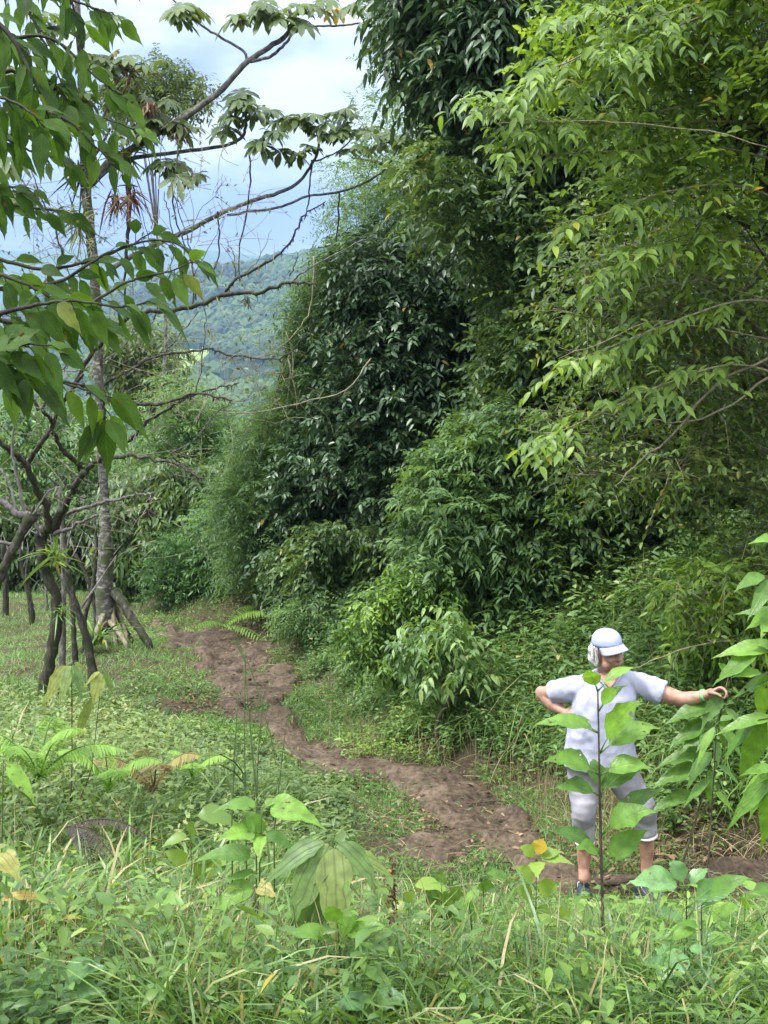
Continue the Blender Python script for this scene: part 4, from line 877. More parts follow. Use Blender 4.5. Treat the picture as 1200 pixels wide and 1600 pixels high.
# orchard saplings and thin trunks on the left
THIN = [([(98,1045),(98,1000),(98,953),(99,900),(97,840),(92,760)], 14.6, .034, 'bark_branch', 'straight thin pale trunk just right of the bent mossy tree'),
        ([(118,1032),(115,985),(112,940),(106,900),(103,851),(98,790)], 15.4, .030, 'bark_moss', 'thin mottled trunk between the pale one and the stilt rooted tree'),
        ([(145,1066),(139,1010),(125,965),(112,925),(106,890)], 13.6, .045, 'bark_moss', 'curving thin brown trunk leaning left toward the mossy tree'),
        ([(133,1000),(132,964),(141,934),(148,895),(151,856),(149,820)], 16.2, .028, 'bark_moss', 'dark thin crooked stem hugging the stilt rooted tree'),
        ([(152,985),(149,950),(142,920),(130,888),(118,868)], 17.6, .040, 'bark_moss', 'slanting mossy stem behind the stilt rooted tree'),
        ([(9,958),(9,920),(8,895),(4,850)], 19.8, .045, 'bark_dark', 'far dark trunk at the left edge of the grassy orchard'),
        ([(50,970),(48,945),(42,918),(34,885),(30,850)], 19.0, .042, 'bark_moss', 'far forked trunk in the middle of the grassy orchard'),
        ([(75,980),(73,945),(70,900)], 20.5, .025, 'bark_branch', 'far thin trunk half hidden behind the bent mossy tree')]
for pl, Y, r, m, lab in THIN:
    x0 = at(pl[0][0], pl[0][1], Y)[0]; z0 = Hs(x0, Y); root = thing('thin_tree', lab, 'tree', (x0, Y, z0))
    b = Buf(); p = pxpath(pl, Y, .004, 5)
    if p[0, 2] > z0 - .05: p = np.vstack([[x0, Y, z0 - .1], p])
    tube(b, p, [r * 1.3, r, r * .8, r * .6], 8, .09); b.build('trunk', m, root)
    for k in range(4):
        b = Buf(); s = p[len(p) - 1 - k * 3]; e = s + np.array([rng.normal(0, .3), rng.normal(0, .2), rng.uniform(.3, .7)]); tube(b, smooth_path([s, (s + e) / 2 + rng.normal(0, .05, 3), e], 3), [r * .4, r * .1], 5); b.build('branch', 'bark_branch', root)
b = Buf(); p0 = at(150, 1030, 16.2); p0[2] = Hs(p0[0], p0[1])
root = thing('strap_leaf_plant', 'green strap leaved plant at the foot of the stilt rooted tree', 'plant', p0)
n = 46; blades(b, p0 + rng.normal(0, .05, (n, 3)) * [1, 1, 0] + [0, 0, .1], U3(n, .6, 1), rng.uniform(.3, .75, n), .035, rng.uniform(.4, 1.1, n), None, 5); b.build('foliage', 'grass_tall', root)

# ================================================================== NEAR BRANCH with large leaves, upper left
def bigleaf(buf, c, d, nrm, L, W, kind='oval', droop=.35, rn=.5, fold=.22, wave=.02):
    c = np.asarray(c, float)[None]; leaves(buf, c, np.asarray(d, float)[None], np.asarray(nrm, float)[None], L, W, kind, droop, fold, np.array([rn]), wave)
YB = 2.9
nt_ = thing('broad_leaf_tree', 'near tree at the left whose branches hang large pointed leaves into the view', 'tree', (-1.75, 2.9, Hs(-1.75, 2.9)))
b = Buf(); tube(b, smooth_path([(-1.75, 2.9, Hs(-1.75, 2.9) - .1), (-1.68, 2.95, .9), (-1.75, 2.9, 1.7), (-1.6, 2.9, 2.8)], 6), [.05, .04, .03], 9, .04); b.build('trunk', 'bark_branch', nt_)
lb = Buf()
def leafy_branch(pl, Y, rad, n, L, side_=1.0, leaf_from=.1, rn=.45, down=.55, root=nt_):
    p = pxpath(pl, Y, .001, 8); bb = Buf(); tube(bb, p, rad, 6, .04); bb.build('branch', 'bark_dark', root)
    T = norm(np.gradient(p, axis=0)); idx = np.linspace(leaf_from, 1, n) * (len(p) - 1)
    for j, f in enumerate(idx):
        k = int(min(f, len(p) - 1)); c = p[k]; s = 1 if j % 2 else -1
        side = norm(np.cross(T[k], [0, -1, .2])) * s
        d = norm(T[k] * .55 + side * .5 * side_ - np.array([0, 0, down]) + rng.normal(0, .22, 3))
        if j == n - 1: d = norm(T[k] * .8 - np.array([0, 0, .5]))
        pe = c + d * .018 + rng.normal(0, .004, 3); tube(lb, [c, pe], [.0016, .0012], 3, 0, .2)
        l = L * rng.uniform(.65, 1.15)
        bigleaf(lb, pe, d, norm(np.array([rng.normal(0, .5), -.75, .55 + rng.normal(0, .4)])), l, l * rng.uniform(.40, .50), 'oval', rng.uniform(.15, .5), float(np.clip(rn + rng.normal(0, .22), 0, .95)))
BR = [([(-120,330),(-40,260),(30,200),(90,170),(150,180),(215,205)], .5, 11, .125), ([(-120,120),(-20,110),(50,120),(95,145),(120,190)], .3, 11, .13), ([(-120,-20),(-20,20),(30,70),(60,100)], .2, 8, .125),
      ([(-100,-120),(0,-60),(60,-20),(140,10),(185,25)], .1, 9, .115), ([(20,-140),(70,-60),(110,0),(125,60)], .0, 8, .12), ([(-120,470),(0,500),(60,505),(130,480),(200,440),(260,425),(300,410)], .1, 14, .115),
      ([(-120,560),(-20,500),(40,480),(110,470),(190,480),(235,470)], -.1, 13, .125), ([(-120,700),(-40,640),(10,600),(60,590),(140,610),(185,625)], .0, 0, .12), ([(-100,430),(0,450),(90,440),(170,395),(250,375),(310,400)], .25, 14, .105),
      ([(-120,380),(-20,400),(60,420),(130,410),(200,385),(240,360)], .4, 11, .11), ([(-120,250),(-60,270),(0,290),(40,290)], .2, 8, .12), ([(-120,60),(0,60),(80,60),(150,120),(190,150)], .25, 12, .11), ([(-120,160),(0,170),(90,180),(150,230),(180,260)], .15, 12, .11), ([(-60,-60),(30,0),(80,90),(100,140)], .3, 10, .11), ([(-120,300),(20,320),(100,330)], .4, 9, .11), ([(-100,0),(0,40),(60,140),(80,200)], .0, 10, .12), ([(-120,520),(-60,540),(0,560),(50,590)], -.2, 10, .14), ([(-100,600),(-40,560),(20,540),(80,540)], -.25, 9, .14),
      ([(-100,80),(-40,170),(0,210),(60,240),(110,250)], .35, 9, .115), ([(100,-60),(150,-40),(190,-30)], .1, 3, .09), ([(-120,410),(-40,420),(30,440),(90,470),(150,500)], .0, 11, .13), ([(-120,200),(-60,160),(-10,150),(40,170),(70,200)], -.1, 10, .13)]
for pl, dz, n, L in BR:
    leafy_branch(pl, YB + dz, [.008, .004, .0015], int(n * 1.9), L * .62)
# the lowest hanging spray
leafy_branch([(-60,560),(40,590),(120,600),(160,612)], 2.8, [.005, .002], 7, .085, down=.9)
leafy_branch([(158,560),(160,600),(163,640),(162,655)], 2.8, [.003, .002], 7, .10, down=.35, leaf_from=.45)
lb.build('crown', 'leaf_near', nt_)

# ================================================================== NEAR SAPLINGS AND HERBS
def leafy_plant(name, label, cat, base_px, tip_px, Y, leaf_list, leafm, stemm, r=.005, kind='oval', bend=0, group=None, baseY=None):
    """leaf_list: (attach fraction, tip px, tip py, relative width, depth offset, rnd)"""
    tip = at(tip_px[0], tip_px[1], Y); bxp = at(base_px[0], base_px[1], Y)
    bz = Hs(bxp[0], baseY or Y)
    B = np.array([bxp[0], baseY or Y, bz]); root = thing(name, label, cat, B, group)
    mid = at(base_px[0], base_px[1], Y); mid[2] = max(mid[2], bz + .02)
    path = smooth_path([B - [0, 0, .03], B * .6 + (mid if mid[2] > bz + .1 else tip) * .4 + [bend * .5, 0, 0], (B + tip) / 2 + [bend, 0, 0], tip], 8)
    sb = Buf(); tube(sb, path, [r * 1.3, r, r * .45], 6, .05); sb.build('stem', stemm, root)
    lb = Buf()
    for (f, tx, ty, wr, dy, rn) in leaf_list:
        if f < 0:    # attach a little above where the leaf ends
            qx, qy = proj(path); k = int(np.argmin(np.hypot((qx - tx) * .25, qy - (ty - 34)))); k = max(k, 2)
        else: k = int(f * (len(path) - 1))
        c = path[k]; e = at(tx, ty, Y + dy)
        v = e - c; L = np.linalg.norm(v); dr = .42
        pet = c + v * .16 + np.array([0, 0, .05 * L]); tube(lb, [c, pet], [r * .5, r * .35], 4, 0, .3)
        v2 = e - pet; L2 = np.linalg.norm(v2); d = v2 / L2 + np.array([0, 0, dr]); Ld = np.linalg.norm(d)
        bigleaf(lb, pet, d, norm(np.array([rng.normal(0, .3), -.5, .8])), L2 * 1.22, L2 * wr * 1.12, kind, dr, rn, .25, .03)
    lb.build('foliage', leafm, root); return root
leafy_plant('sapling', 'tall slim sapling with big pointed leaves standing in front of the walker', 'sapling', (946,1500), (934,1080), 4.1, [
    (1.0,913,1038,.60,-.03,.95), (1.0,997,1036,.26,.03,.9), (.98,973,1064,.40,-.05,.8), (.885,1012,1072,.30,-.08,.8), (.90,1034,1128,.50,.02,.7), (.93,838,1132,.40,0,.65), (.95,872,1122,.34,.05,.4), (.96,985,1062,.2,.05,.3),
    (.865,848,1186,.46,-.04,.6), (.84,1020,1198,.46,-.05,.7), (.82,1006,1194,.36,.04,.2), (.82,866,1230,.44,-.05,.3), (.80,880,1226,.36,.05,.7), (.72,1032,1258,.46,-.06,.6), (.72,1048,1216,.22,.02,.1), (.705,850,1290,.28,-.02,.15),
    (.69,897,1322,.50,-.06,.65), (.63,1022,1280,.36,0,.45), (.63,952,1334,.24,.03,.4), (.82,925,1172,.4,.1,.4), (.80,955,1190,.5,.1,.5)], 'leaf_sapling', 'stem_brown', .0062)
leafy_plant('ribbed_leaf_plant', 'plant with large yellowing ribbed leaves hanging from a red stem', 'plant', (535,1560), (520,1312), 3.9, [
    (1,440,1372,.38,-.03,.2), (1,478,1410,.5,-.06,.3), (1,525,1430,.52,-.1,.5), (1,570,1372,.52,-.05,.25), (.98,598,1372,.40,.02,.5), (.96,490,1448,.55,.0,.05), (.95,560,1330,.4,.06,.3), (.95,480,1330,.35,.06,.3), (.9,552,1400,.4,.04,.5), (.99,545,1290,.35,.05,.25), (.97,500,1345,.4,.08,.2)], 'leaf_ribbed', 'stem_red', .005, kind='oval')
leafy_plant('green_herb', 'herb with thin spreading green leaves just below the yellowing ribbed plant', 'plant', (540,1590), (528,1450), 3.7, [
    (1,510,1405,.6,-.02,.6), (.95,612,1445,.38,-.04,.6), (.95,440,1460,.36,-.04,.6), (.85,596,1490,.36,-.03,.3), (.85,470,1510,.5,-.05,.1), (.75,590,1520,.35,-.02,.3), (.75,488,1560,.4,-.02,.8), (.8,630,1510,.5,0,.7), (.9,560,1395,.4,.03,.6)], 'leaf_sapling', 'stem_brown', .004)
leafy_plant('heart_leaf_plant', 'plant with bright heart shaped leaves above the yellow spotted leaf', 'plant', (395,1480), (410,1262), 4.4, [
    (1,490,1290,.62,-.03,.8), (1,340,1268,.4,-.02,.5), (.95,345,1312,.6,-.05,.9), (.93,405,1340,.5,-.08,.9), (.95,452,1330,.55,-.02,.2), (.85,312,1345,.4,0,.4), (.8,352,1382,.3,-.02,.3), (.75,340,1430,.6,-.04,.7), (.9,380,1250,.5,.04,.6), (.7,330,1480,.4,-.03,.4), (1,440,1250,.5,.03,.7), (.6,440,1420,.4,.0,.5)], 'leaf_sapling', 'stem_green', .004, kind='heart')
leafy_plant('spotted_leaf_plant', 'small plant holding one round yellow leaf with a rotten brown middle', 'plant', (405,1510), (398,1385), 4.3, [(1,428,1400,.8,-.04,.8), (.9,380,1440,.5,.02,.3)], 'leaf_ribbed', 'stem_red', .003, kind='heart')
leafy_plant('broad_leaf_herb', 'short plant with fresh oval leaves left of the walker feet', 'plant', (838,1450), (838,1345), 4.6, [
    (1,852,1300,.62,0,1), (1,808,1318,.6,-.02,.8), (1,840,1370,.7,-.08,.9), (1,880,1330,.5,0,.7), (1,892,1350,.4,-.03,.8), (.9,800,1345,.5,-.02,.9), (.85,880,1372,.5,-.05,.8), (.8,800,1380,.5,-.05,.6), (.7,870,1400,.5,-.02,.5)], 'leaf_bright', 'stem_green', .003)
leafy_plant('ribbed_seedling', 'seedling with one upright pale ribbed leaf beside the muddy patch', 'plant', (690,1460), (690,1392), 4.5, [(1,690,1350,.8,0,.2), (.9,660,1380,.5,-.03,.1), (.9,724,1370,.5,-.03,.2), (.7,650,1400,.5,-.03,.2), (.7,735,1400,.4,-.03,.1)], 'leaf_ribbed', 'stem_green', .003)
leafy_plant('pale_leaf_plant', 'plant with one very broad pale wavy leaf in front of the walker foot', 'plant', (1078,1500), (1072,1392), 3.9, [
    (1,982,1378,.50,-.06,.95), (1,1112,1350,.5,.02,.6), (1,1042,1330,.5,.02,.4), (.95,1170,1372,.40,-.05,.7), (.92,1085,1420,.7,0,.3), (.9,1140,1395,.35,.03,.4), (.7,1010,1450,.45,0,.5), (.7,1130,1450,.4,0,.4)], 'leaf_pale', 'stem_brown', .004)
leafy_plant('curved_leaf_plant', 'plant with a long curved leaf rising at the lower right', 'plant', (1100,1520), (1096,1415), 3.7, [(1,1182,1362,.32,-.04,.4), (.9,1040,1470,.5,0,.7), (.9,1060,1440,.4,0,.5), (.8,1150,1470,.4,0,.6)], 'leaf_sapling', 'stem_brown', .004)
leafy_plant('round_leaf_plant', 'plant with a wide pale hanging leaf near the bottom right', 'plant', (1065,1570), (1070,1480), 3.6, [(1,1040,1530,.95,-.06,.5), (1,1108,1500,.55,-.03,.5), (.9,1060,1468,.5,0,.9), (.8,1120,1540,.5,0,.7), (.8,1000,1500,.5,0,.3)], 'leaf_pale', 'stem_brown', .004)
# plant the walker holds, and the branches hanging in at the right edge
leafy_plant('tall_shrub_stem', 'leafy shrub stem gripped by the walker outstretched hand', 'shrub', (1062,1300), (1138,1058), 7.45, [
    (-1,1108,1125,.5,-.05,.3), (-1,1152,1130,.4,-.05,.5), (-1,1078,1170,.5,-.06,.2), (-1,1120,1185,.5,-.06,.3), (-1,1062,1165,.5,-.03,.3), (-1,1085,1205,.5,-.05,.3), (-1,1040,1200,.4,0,.4), (-1,1110,1225,.5,-.02,.4), (-1,1034,1230,.45,0,.4), (-1,1085,1245,.45,-.05,.3), (-1,1108,1250,.35,0,.5), (1,1150,1020,.4,-.03,.5), (1,1120,1030,.4,0,.5), (-1,1030,1270,.4,0,.4), (-1,1055,1130,.5,0,.3), (-1,1130,1150,.45,0,.4), (-1,1098,1165,.5,-.1,.2)], 'leaf_sapling', 'stem_brown', .007)
leafy_plant('slender_shrub', 'slender shrub with hanging leaves just right of the gripped stem', 'shrub', (1105,1300), (1120,1130), 6.4, [(1,1100,1180,.3,-.04,.7), (1,1145,1170,.4,-.03,.4), (-1,1090,1215,.5,0,.2), (-1,1145,1225,.35,0,.5), (-1,1085,1250,.4,0,.4), (-1,1135,1262,.4,0,.7), (1,1150,1120,.4,0,.3)], 'leaf_sapling', 'stem_brown', .005)
re_ = thing('right_edge_sapling', 'sapling just outside the right edge sending drooping bright leaves inward', 'sapling', (1.32, 4.2, Hs(1.32, 4.2)))
b = Buf(); tube(b, smooth_path([(1.34, 4.2, Hs(1.34, 4.2) - .05), (1.36, 4.2, .3), (1.30, 4.2, .9), (1.33, 4.2, 1.4)], 8), [.012, .009, .004], 7, .04); b.build('stem', 'stem_brown', re_)
lb = Buf()
for pl, ll_ in (([(1245,1010),(1210,1015),(1180,1020)], [(1112,1030,.35),(1125,1068,.42),(1160,1000,.5),(1200,1050,.5)]), ([(1250,1060),(1215,1055),(1190,1052)], [(1140,1060,.4),(1190,1120,.4),(1150,1095,.3)]),
                ([(1250,1125),(1210,1122),(1185,1125)], [(1140,1185,.38),(1165,1215,.34),(1120,1150,.3)]), ([(1250,1190),(1220,1200),(1200,1205)], [(1150,1215,.25),(1180,1270,.32),(1150,1290,.25),(1195,1310,.28),(1165,1240,.3)]),
                ([(1250,900),(1220,905),(1195,900)], [(1150,925,.5),(1175,965,.35),(1210,960,.4)]), ([(1260,840),(1230,845),(1210,850)], [(1185,832,.6),(1165,850,.3)]), ([(1260,960),(1230,965),(1200,960)], [(1165,985,.4),(1140,960,.3),(1190,1000,.4)])):
    p = pxpath(pl, 4.2, 0, 4); bb = Buf(); tube(bb, p, [.004, .002], 5); bb.build('branch', 'stem_brown', re_)
    for (tx, ty, wr) in ll_:
        c = p[rng.integers(len(p) // 2, len(p))]; e = at(tx, ty, 4.2 + rng.uniform(-.1, .1)); v = e - c; L = np.linalg.norm(v)
        bigleaf(lb, c, v / L + [0, 0, .3], norm(np.array([rng.normal(0, .3), -.6, .8])), L, L * wr, 'oval', .3, float(rng.uniform(.3, .9)))
lb.build('foliage', 'leaf_sapling', re_)
# yellowish large leaves in the left field, left edge plants
leafy_plant('yellow_leaf_plant', 'small plant with drooping yellow green leaves below the bent mossy trunk', 'plant', (108,1130), (112,1035), 7.4, [(1,84,1085,.45,-.03,.6), (1,102,1080,.5,-.06,.45), (1,122,1075,.5,-.05,.2), (.95,92,1045,.5,0,.5), (1,130,1050,.5,.03,.5), (.7,165,1050,.12,0,.5)], 'leaf_ribbed', 'stem_brown', .005)
leafy_plant('drooping_leaf_plant', 'thin plant with one folded yellow green leaf right of the yellow leaf plant', 'plant', (120,1130), (160,1048), 7.2, [(1,152,1085,.7,-.03,.6), (1,170,1075,.4,0,.4), (1,140,1070,.4,0,.7)], 'leaf_ribbed', 'stem_brown', .004)
leafy_plant('edge_herb', 'bright leaved herb cut by the left edge above the grass', 'plant', (-10,1290), (5,1190), 4.4, [(1,38,1240,.45,-.03,.9), (1,20,1200,.5,0,.9), (.95,48,1190,.4,.02,.4), (1,30,1170,.4,0,.5), (.9,-20,1230,.5,0,.7)], 'leaf_sapling', 'stem_green', .004)
leafy_plant('edge_ribbed_plant', 'plant with a broad yellow leaf cut by the left edge', 'plant', (-25,1440), (-10,1330), 4.0, [(1,22,1370,.7,-.05,.75), (.9,12,1400,.4,0,.3), (1,15,1320,.4,0,.6), (.8,75,1410,.25,0,.95)], 'leaf_ribbed', 'stem_red', .004)
leafy_plant('corner_broad_plant', 'large soft leaved plant in the bottom left corner', 'plant', (95,1640), (90,1540), 3.5, [(1,30,1520,.45,-.03,.7), (1,10,1575,.35,-.05,.7), (1,170,1505,.5,-.03,.3), (1,160,1560,.6,-.05,.8), (.9,60,1590,.5,-.06,.8), (.9,125,1600,.5,-.06,.6), (1,110,1500,.5,.03,.6), (.8,180,1590,.5,0,.4), (.8,0,1600,.5,0,.5)], 'leaf_pale', 'stem_green', .005, kind='heart')
leafy_plant('corner_seedling', 'narrow leaved seedling right of the plant in the bottom left corner', 'plant', (215,1650), (225,1560), 3.5, [(1,262,1530,.4,0,.5), (1,190,1540,.4,0,.4), (.9,270,1580,.5,-.02,.5), (.8,200,1590,.4,0,.6)], 'leaf_sapling', 'stem_green', .003)
leafy_plant('bottom_heart_plant', 'dark heart leaved seedling at the bottom centre', 'plant', (585,1650), (580,1570), 3.4, [(1,640,1560,.7,-.03,.3), (1,520,1575,.6,-.03,.2), (.9,600,1600,.8,-.05,.4), (.9,560,1540,.5,.02,.5)], 'leaf_pale', 'stem_green', .003, kind='heart')
leafy_plant('bottom_ribbed_plant', 'seedling with bright folded ribbed leaves between the herb and the fern', 'plant', (700,1600), (705,1475), 3.9, [(1,650,1500,.5,-.03,.2), (1,760,1480,.5,-.03,.2), (1,690,1530,.7,-.05,.1), (.9,740,1530,.5,-.03,.2), (1,715,1440,.5,.02,.1), (.8,655,1540,.4,0,.3)], 'leaf_ribbed', 'stem_brown', .003)
leafy_plant('right_low_herb', 'low herb with pointed leaves under the tall slim sapling', 'plant', (885,1560), (880,1450), 4.2, [(1,820,1440,.4,0,.8), (1,930,1430,.4,0,.7), (1,880,1400,.5,.02,.8), (.9,830,1480,.4,-.02,.6), (.9,935,1480,.45,-.02,.6), (.8,850,1510,.5,-.03,.5)], 'leaf_bright', 'stem_green', .003)
leafy_plant('withered_plant', 'withered plant with orange brown leaf below the ribbed leaf plant', 'plant', (495,1620), (498,1500), 3.6, [(1,480,1555,.6,-.03,.9), (.9,540,1520,.3,0,.7), (.9,450,1530,.35,0,.5)], 'leaf_ribbed', 'stem_red', .004)
b = Buf(); s0 = at(615, 1500, 4.4); s1 = at(612, 1350, 4.4); s0[2] = Hs(s0[0], 4.4) + .02; s0[1] = 4.4
root = thing('seed_spike_plant', 'dry reddish seed spike standing right of the ribbed leaf plant', 'plant', s0)
tube(b, smooth_path([s0, (s0 + s1) / 2 + [.02, 0, 0], s1], 5), [.003, .002], 5); b.build('stem', 'stem_red', root)
b = Buf(); n = 150; t = rng.random((n, 1)); P = s1 + (s0 - s1) * t * .38 + rng.normal(0, .006, (n, 3)); leaves(b, P, rng.normal(0, 1, (n, 3)), rng.normal(0, 1, (n, 3)), .02, .008); b.build('seed_head', 'bract_red', root)
# extra wild seedlings, individuals of a few looks
SEED = [(300,1330,5.4,'leaf_bright'), (640,1440,4.8,'leaf_bright'), (760,1420,4.9,'leaf_sapling'), (940,1540,3.9,'leaf_bright'), (1160,1450,4.3,'leaf_sapling'), (1180,1560,3.5,'leaf_bright'), (350,1560,3.8,'leaf_sapling'), (420,1560,3.7,'leaf_pale'), (770,1560,3.8,'leaf_bright'), (850,1590,3.5,'leaf_pale'), (230,1470,4.3,'leaf_bright'), (1010,1480,4.3,'leaf_pale')]
where = ['in the grass left of the heart leaved plant', 'just left of the bright ribbed seedling', 'between the ribbed seedling and the broad leaf herb', 'under the tall slim sapling', 'at the right edge beside the curved leaf', 'in the bottom right corner', 'in the weeds left of bottom centre', 'beside the withered orange leaf', 'at the bottom right of centre', 'at the bottom edge below the low herb', 'in the broad bladed grass at the left', 'between the low herb and the round leaf plant']
look = {'leaf_bright': 'bright yellow green', 'leaf_sapling': 'fresh green', 'leaf_pale': 'pale bluish green'}
for (px, py, Y, m), wh in zip(SEED, where):
    ll_ = []
    for k in range(rng.integers(6, 10)):
        a = k * 2.4; ll_.append((1 - k * .06, px + 56 * math.cos(a) * rng.uniform(.6, 1.25), py - 40 + 36 * math.sin(a) + k * 9, rng.uniform(.4, .6), rng.uniform(-.05, .05), float(rng.uniform(.3, .9))))
    leafy_plant('wild_seedling', look[m] + ' leafy seedling ' + wh, 'seedling', (px, py + 60), (px + rng.uniform(-8, 8), py - 55), Y, ll_, m, 'stem_green', .0028, group='wild seedlings among the weeds')
# tall grass stalks standing in front of the path
for i, (pts_, lab) in enumerate([([(384,1270),(382,1150),(383,1012)], 'tallest upright grass stalk in front of the muddy path'), ([(405,1290),(392,1150),(384,1030),(420,1140),(432,1200)], 'broken grass stalk bent over beside the tallest stalk'), ([(362,1290),(366,1180),(372,1085)], 'shorter upright grass stalk left of the tallest stalk'), ([(400,1280),(404,1170),(412,1080)], 'upright grass stalk right of the tallest stalk'), ([(428,1300),(440,1190),(446,1140)], 'short grass stalk before the dark mud step')]):
    p = pxpath(pts_, 5.0, 0, 8); g0 = p[0].copy(); g0[2] = Hs(g0[0], g0[1]) - .02; p = np.vstack([g0, p]); b = Buf(); tube(b, p, [.0035, .0028, .0018], 5)
    n = 3; k = rng.integers(2, len(p) // 2, n); blades(b, p[k], norm(rng.normal(0, .3, (n, 3)) + [0, 0, 1]), rng.uniform(.15, .3, n), .008, .4)
    tag(b.build('grass_stalk', 'stem_green'), lab, 'grass stalk')
for pts_, r, Y0, lab, m in (([(800,1192),(806,1155),(816,1118)], .008, 9.0, 'pale dry stick standing in the weeds left of the walker', 'dry_straw'), ([(590,1150),(640,1180),(700,1186)], .008, 11.0, 'thin dark stick lying at the top of the wide mud patch', 'stem_brown'), ([(300,1000),(330,985),(365,996)], .02, 17.0, 'pale broken stick in the leaf litter at the far bend', 'twig_pale'), ([(720,1262),(760,1268),(800,1275)], .006, 9.2, 'dark twig lying across the wide mud patch', 'stem_brown'), ([(930,1395),(990,1392),(1050,1398)], .02, 7.3, 'muddy root lying between the walker shoes', 'stem_brown'), ([(470,1095),(500,1130),(530,1170)], .006, 11.6, 'arched dry stem over the middle of the path', 'dry_straw')):
    b = Buf(); g0 = ground_at(*pts_[0]); p = pxpath(pts_, g0[1], .003, 5)
    if 'standing' not in lab: p[:, 2] = H(p[:, 0], p[:, 1]) + .03 + r
    else: p[0, 2] = Hs(p[0, 0], p[0, 1])
    tube(b, p, [r, r * .8], 6, .06); tag(b.build('stick', m), lab, 'stick')

# ================================================================== THE WALKER
YP = 7.6
pz = lambda px, py, dy=0: Vector(at(px, py, YP + dy))
class Blob:
    """capsules, ellipsoids and lofts merged by a voxel remesh into one continuous skin"""
    def __init__(s): s.b = Buf()
    def limb(s, pts_, rad, sides=20, sub=5, flat=None):
        P = smooth_path([list(p) for p in pts_], sub); r = np.interp(np.linspace(0, 1, len(P)), np.linspace(0, 1, len(rad)), rad)
        tube(s.b, P, r, sides)
    def cap(s, pts_, rad, **k):
        s.limb(pts_, rad, **k); s.ell(pts_[0], (rad[0],) * 3); s.ell(pts_[-1], (rad[-1],) * 3)
    def ell(s, c, r, rot=None):
        nu, nv = 20, 12; V = [(0, 0, 1)]
        for i in range(1, nv):
            th = math.pi * i / nv
            for j in range(nu):
                ph = 2 * math.pi * j / nu; V.append((math.sin(th) * math.cos(ph), math.sin(th) * math.sin(ph), math.cos(th)))
        V.append((0, 0, -1)); V = np.array(V) * np.array(r)
        if rot is not None: V = V @ np.array(rot).T
        V = V + np.array(c); q = []; t = []
        for j in range(nu):
            k = (j + 1) % nu; t.append((0, 1 + j, 1 + k)); e0 = 1 + (nv - 2) * nu; t.append((e0 + j, len(V) - 1, e0 + k))
            for i in range(nv - 2): a = 1 + i * nu; q.append((a + j, a + nu + j, a + nu + k, a + k))
        s.b.add(V, [np.array(q), np.array(t)])
    def loft(s, rings):
        """rings: (centre, half width, half depth[, tilt about Y])"""
        C = smooth_path([list(r[0]) for r in rings], 4); n = len(C); tt = np.linspace(0, 1, len(rings)); T = np.linspace(0, 1, n)
        A = np.interp(T, tt, [r[1] for r in rings]); B = np.interp(T, tt, [r[2] for r in rings]); K = np.interp(T, tt, [r[3] if len(r) > 3 else 0 for r in rings])
        sd = 28; a = np.linspace(0, 2 * math.pi, sd, endpoint=False)
        ca, sa = np.sign(np.cos(a)) * np.abs(np.cos(a))**.85, np.sign(np.sin(a)) * np.abs(np.sin(a))**.85
        V = np.stack([C[:, 0:1] + A[:, None] * ca * np.cos(K)[:, None], C[:, 1:2] + B[:, None] * sa, C[:, 2:3] + A[:, None] * ca * np.sin(K)[:, None]], -1).reshape(-1, 3)
        i = np.arange(n - 1)[:, None] * sd; j = np.arange(sd)[None]; k = (j + 1) % sd
        q = np.stack([i + j, i + k, i + sd + k, i + sd + j], -1).reshape(-1, 4)
        V = np.vstack([V, C[0], C[-1]]); jj = np.arange(sd); kk = (jj + 1) % sd
        s.b.add(V, [q, np.vstack([np.stack([np.full(sd, n * sd), kk, jj], -1), np.stack([np.full(sd, n * sd + 1), (n - 1) * sd + jj, (n - 1) * sd + kk], -1)])])
    def make(s, name, m, parent, vox=.007, smooth=6, wrinkle=0, wscale=12, carve=None, fold=(1.3, .4)):
        o = s.b.build(name, m, None)
        bm = bmesh.new(); bm.from_mesh(o.data); bmesh.ops.recalc_face_normals(bm, faces=bm.faces)
        bm.to_mesh(o.data); bm.free()
        r = o.modifiers.new('r', 'REMESH'); r.mode = 'VOXEL'; r.voxel_size = vox; r.use_smooth_shade = True
        if smooth: q = o.modifiers.new('s', 'SMOOTH'); q.factor = .5; q.iterations = smooth
        dg = bpy.context.evaluated_depsgraph_get(); me = bpy.data.meshes.new_from_object(o.evaluated_get(dg))
        o.modifiers.clear(); old = o.data; o.data = me; bpy.data.meshes.remove(old); me.name = name
        if not me.materials: me.materials.append(MATS[m])
        n = len(me.vertices); V = np.zeros(n * 3, np.float32); me.vertices.foreach_get('co', V); V = V.reshape(-1, 3).astype(float)
        if wrinkle or carve:
            Nn = np.zeros(n * 3, np.float32); me.vertices.foreach_get('normal', Nn); Nn = Nn.reshape(-1, 3)
            if wrinkle:
                w_ = np.array([(1 - 2.2 * abs(mnoise.noise(Vector((v[0] * wscale * fold[0] + v[2] * wscale * .35, v[1] * wscale * fold[0], v[2] * wscale * fold[1]))))) * .7 + .3 * mnoise.noise(Vector(v * wscale * 2.3)) for v in V]) - .25
                V = V + Nn * (wrinkle * w_)[:, None]
            if carve: V = carve(V, Nn)
        V = V - np.array(parent.location); me.vertices.foreach_set('co', V.astype(np.float32).ravel()); me.update()
        o.parent = parent; return o
base = pz(955, 1392); base.z = Hs(base.x, base.y)
person = thing('person', 'person in pale blue cap, lilac shirt and grey leggings, hand on hip, other arm outstretched', 'person', base)

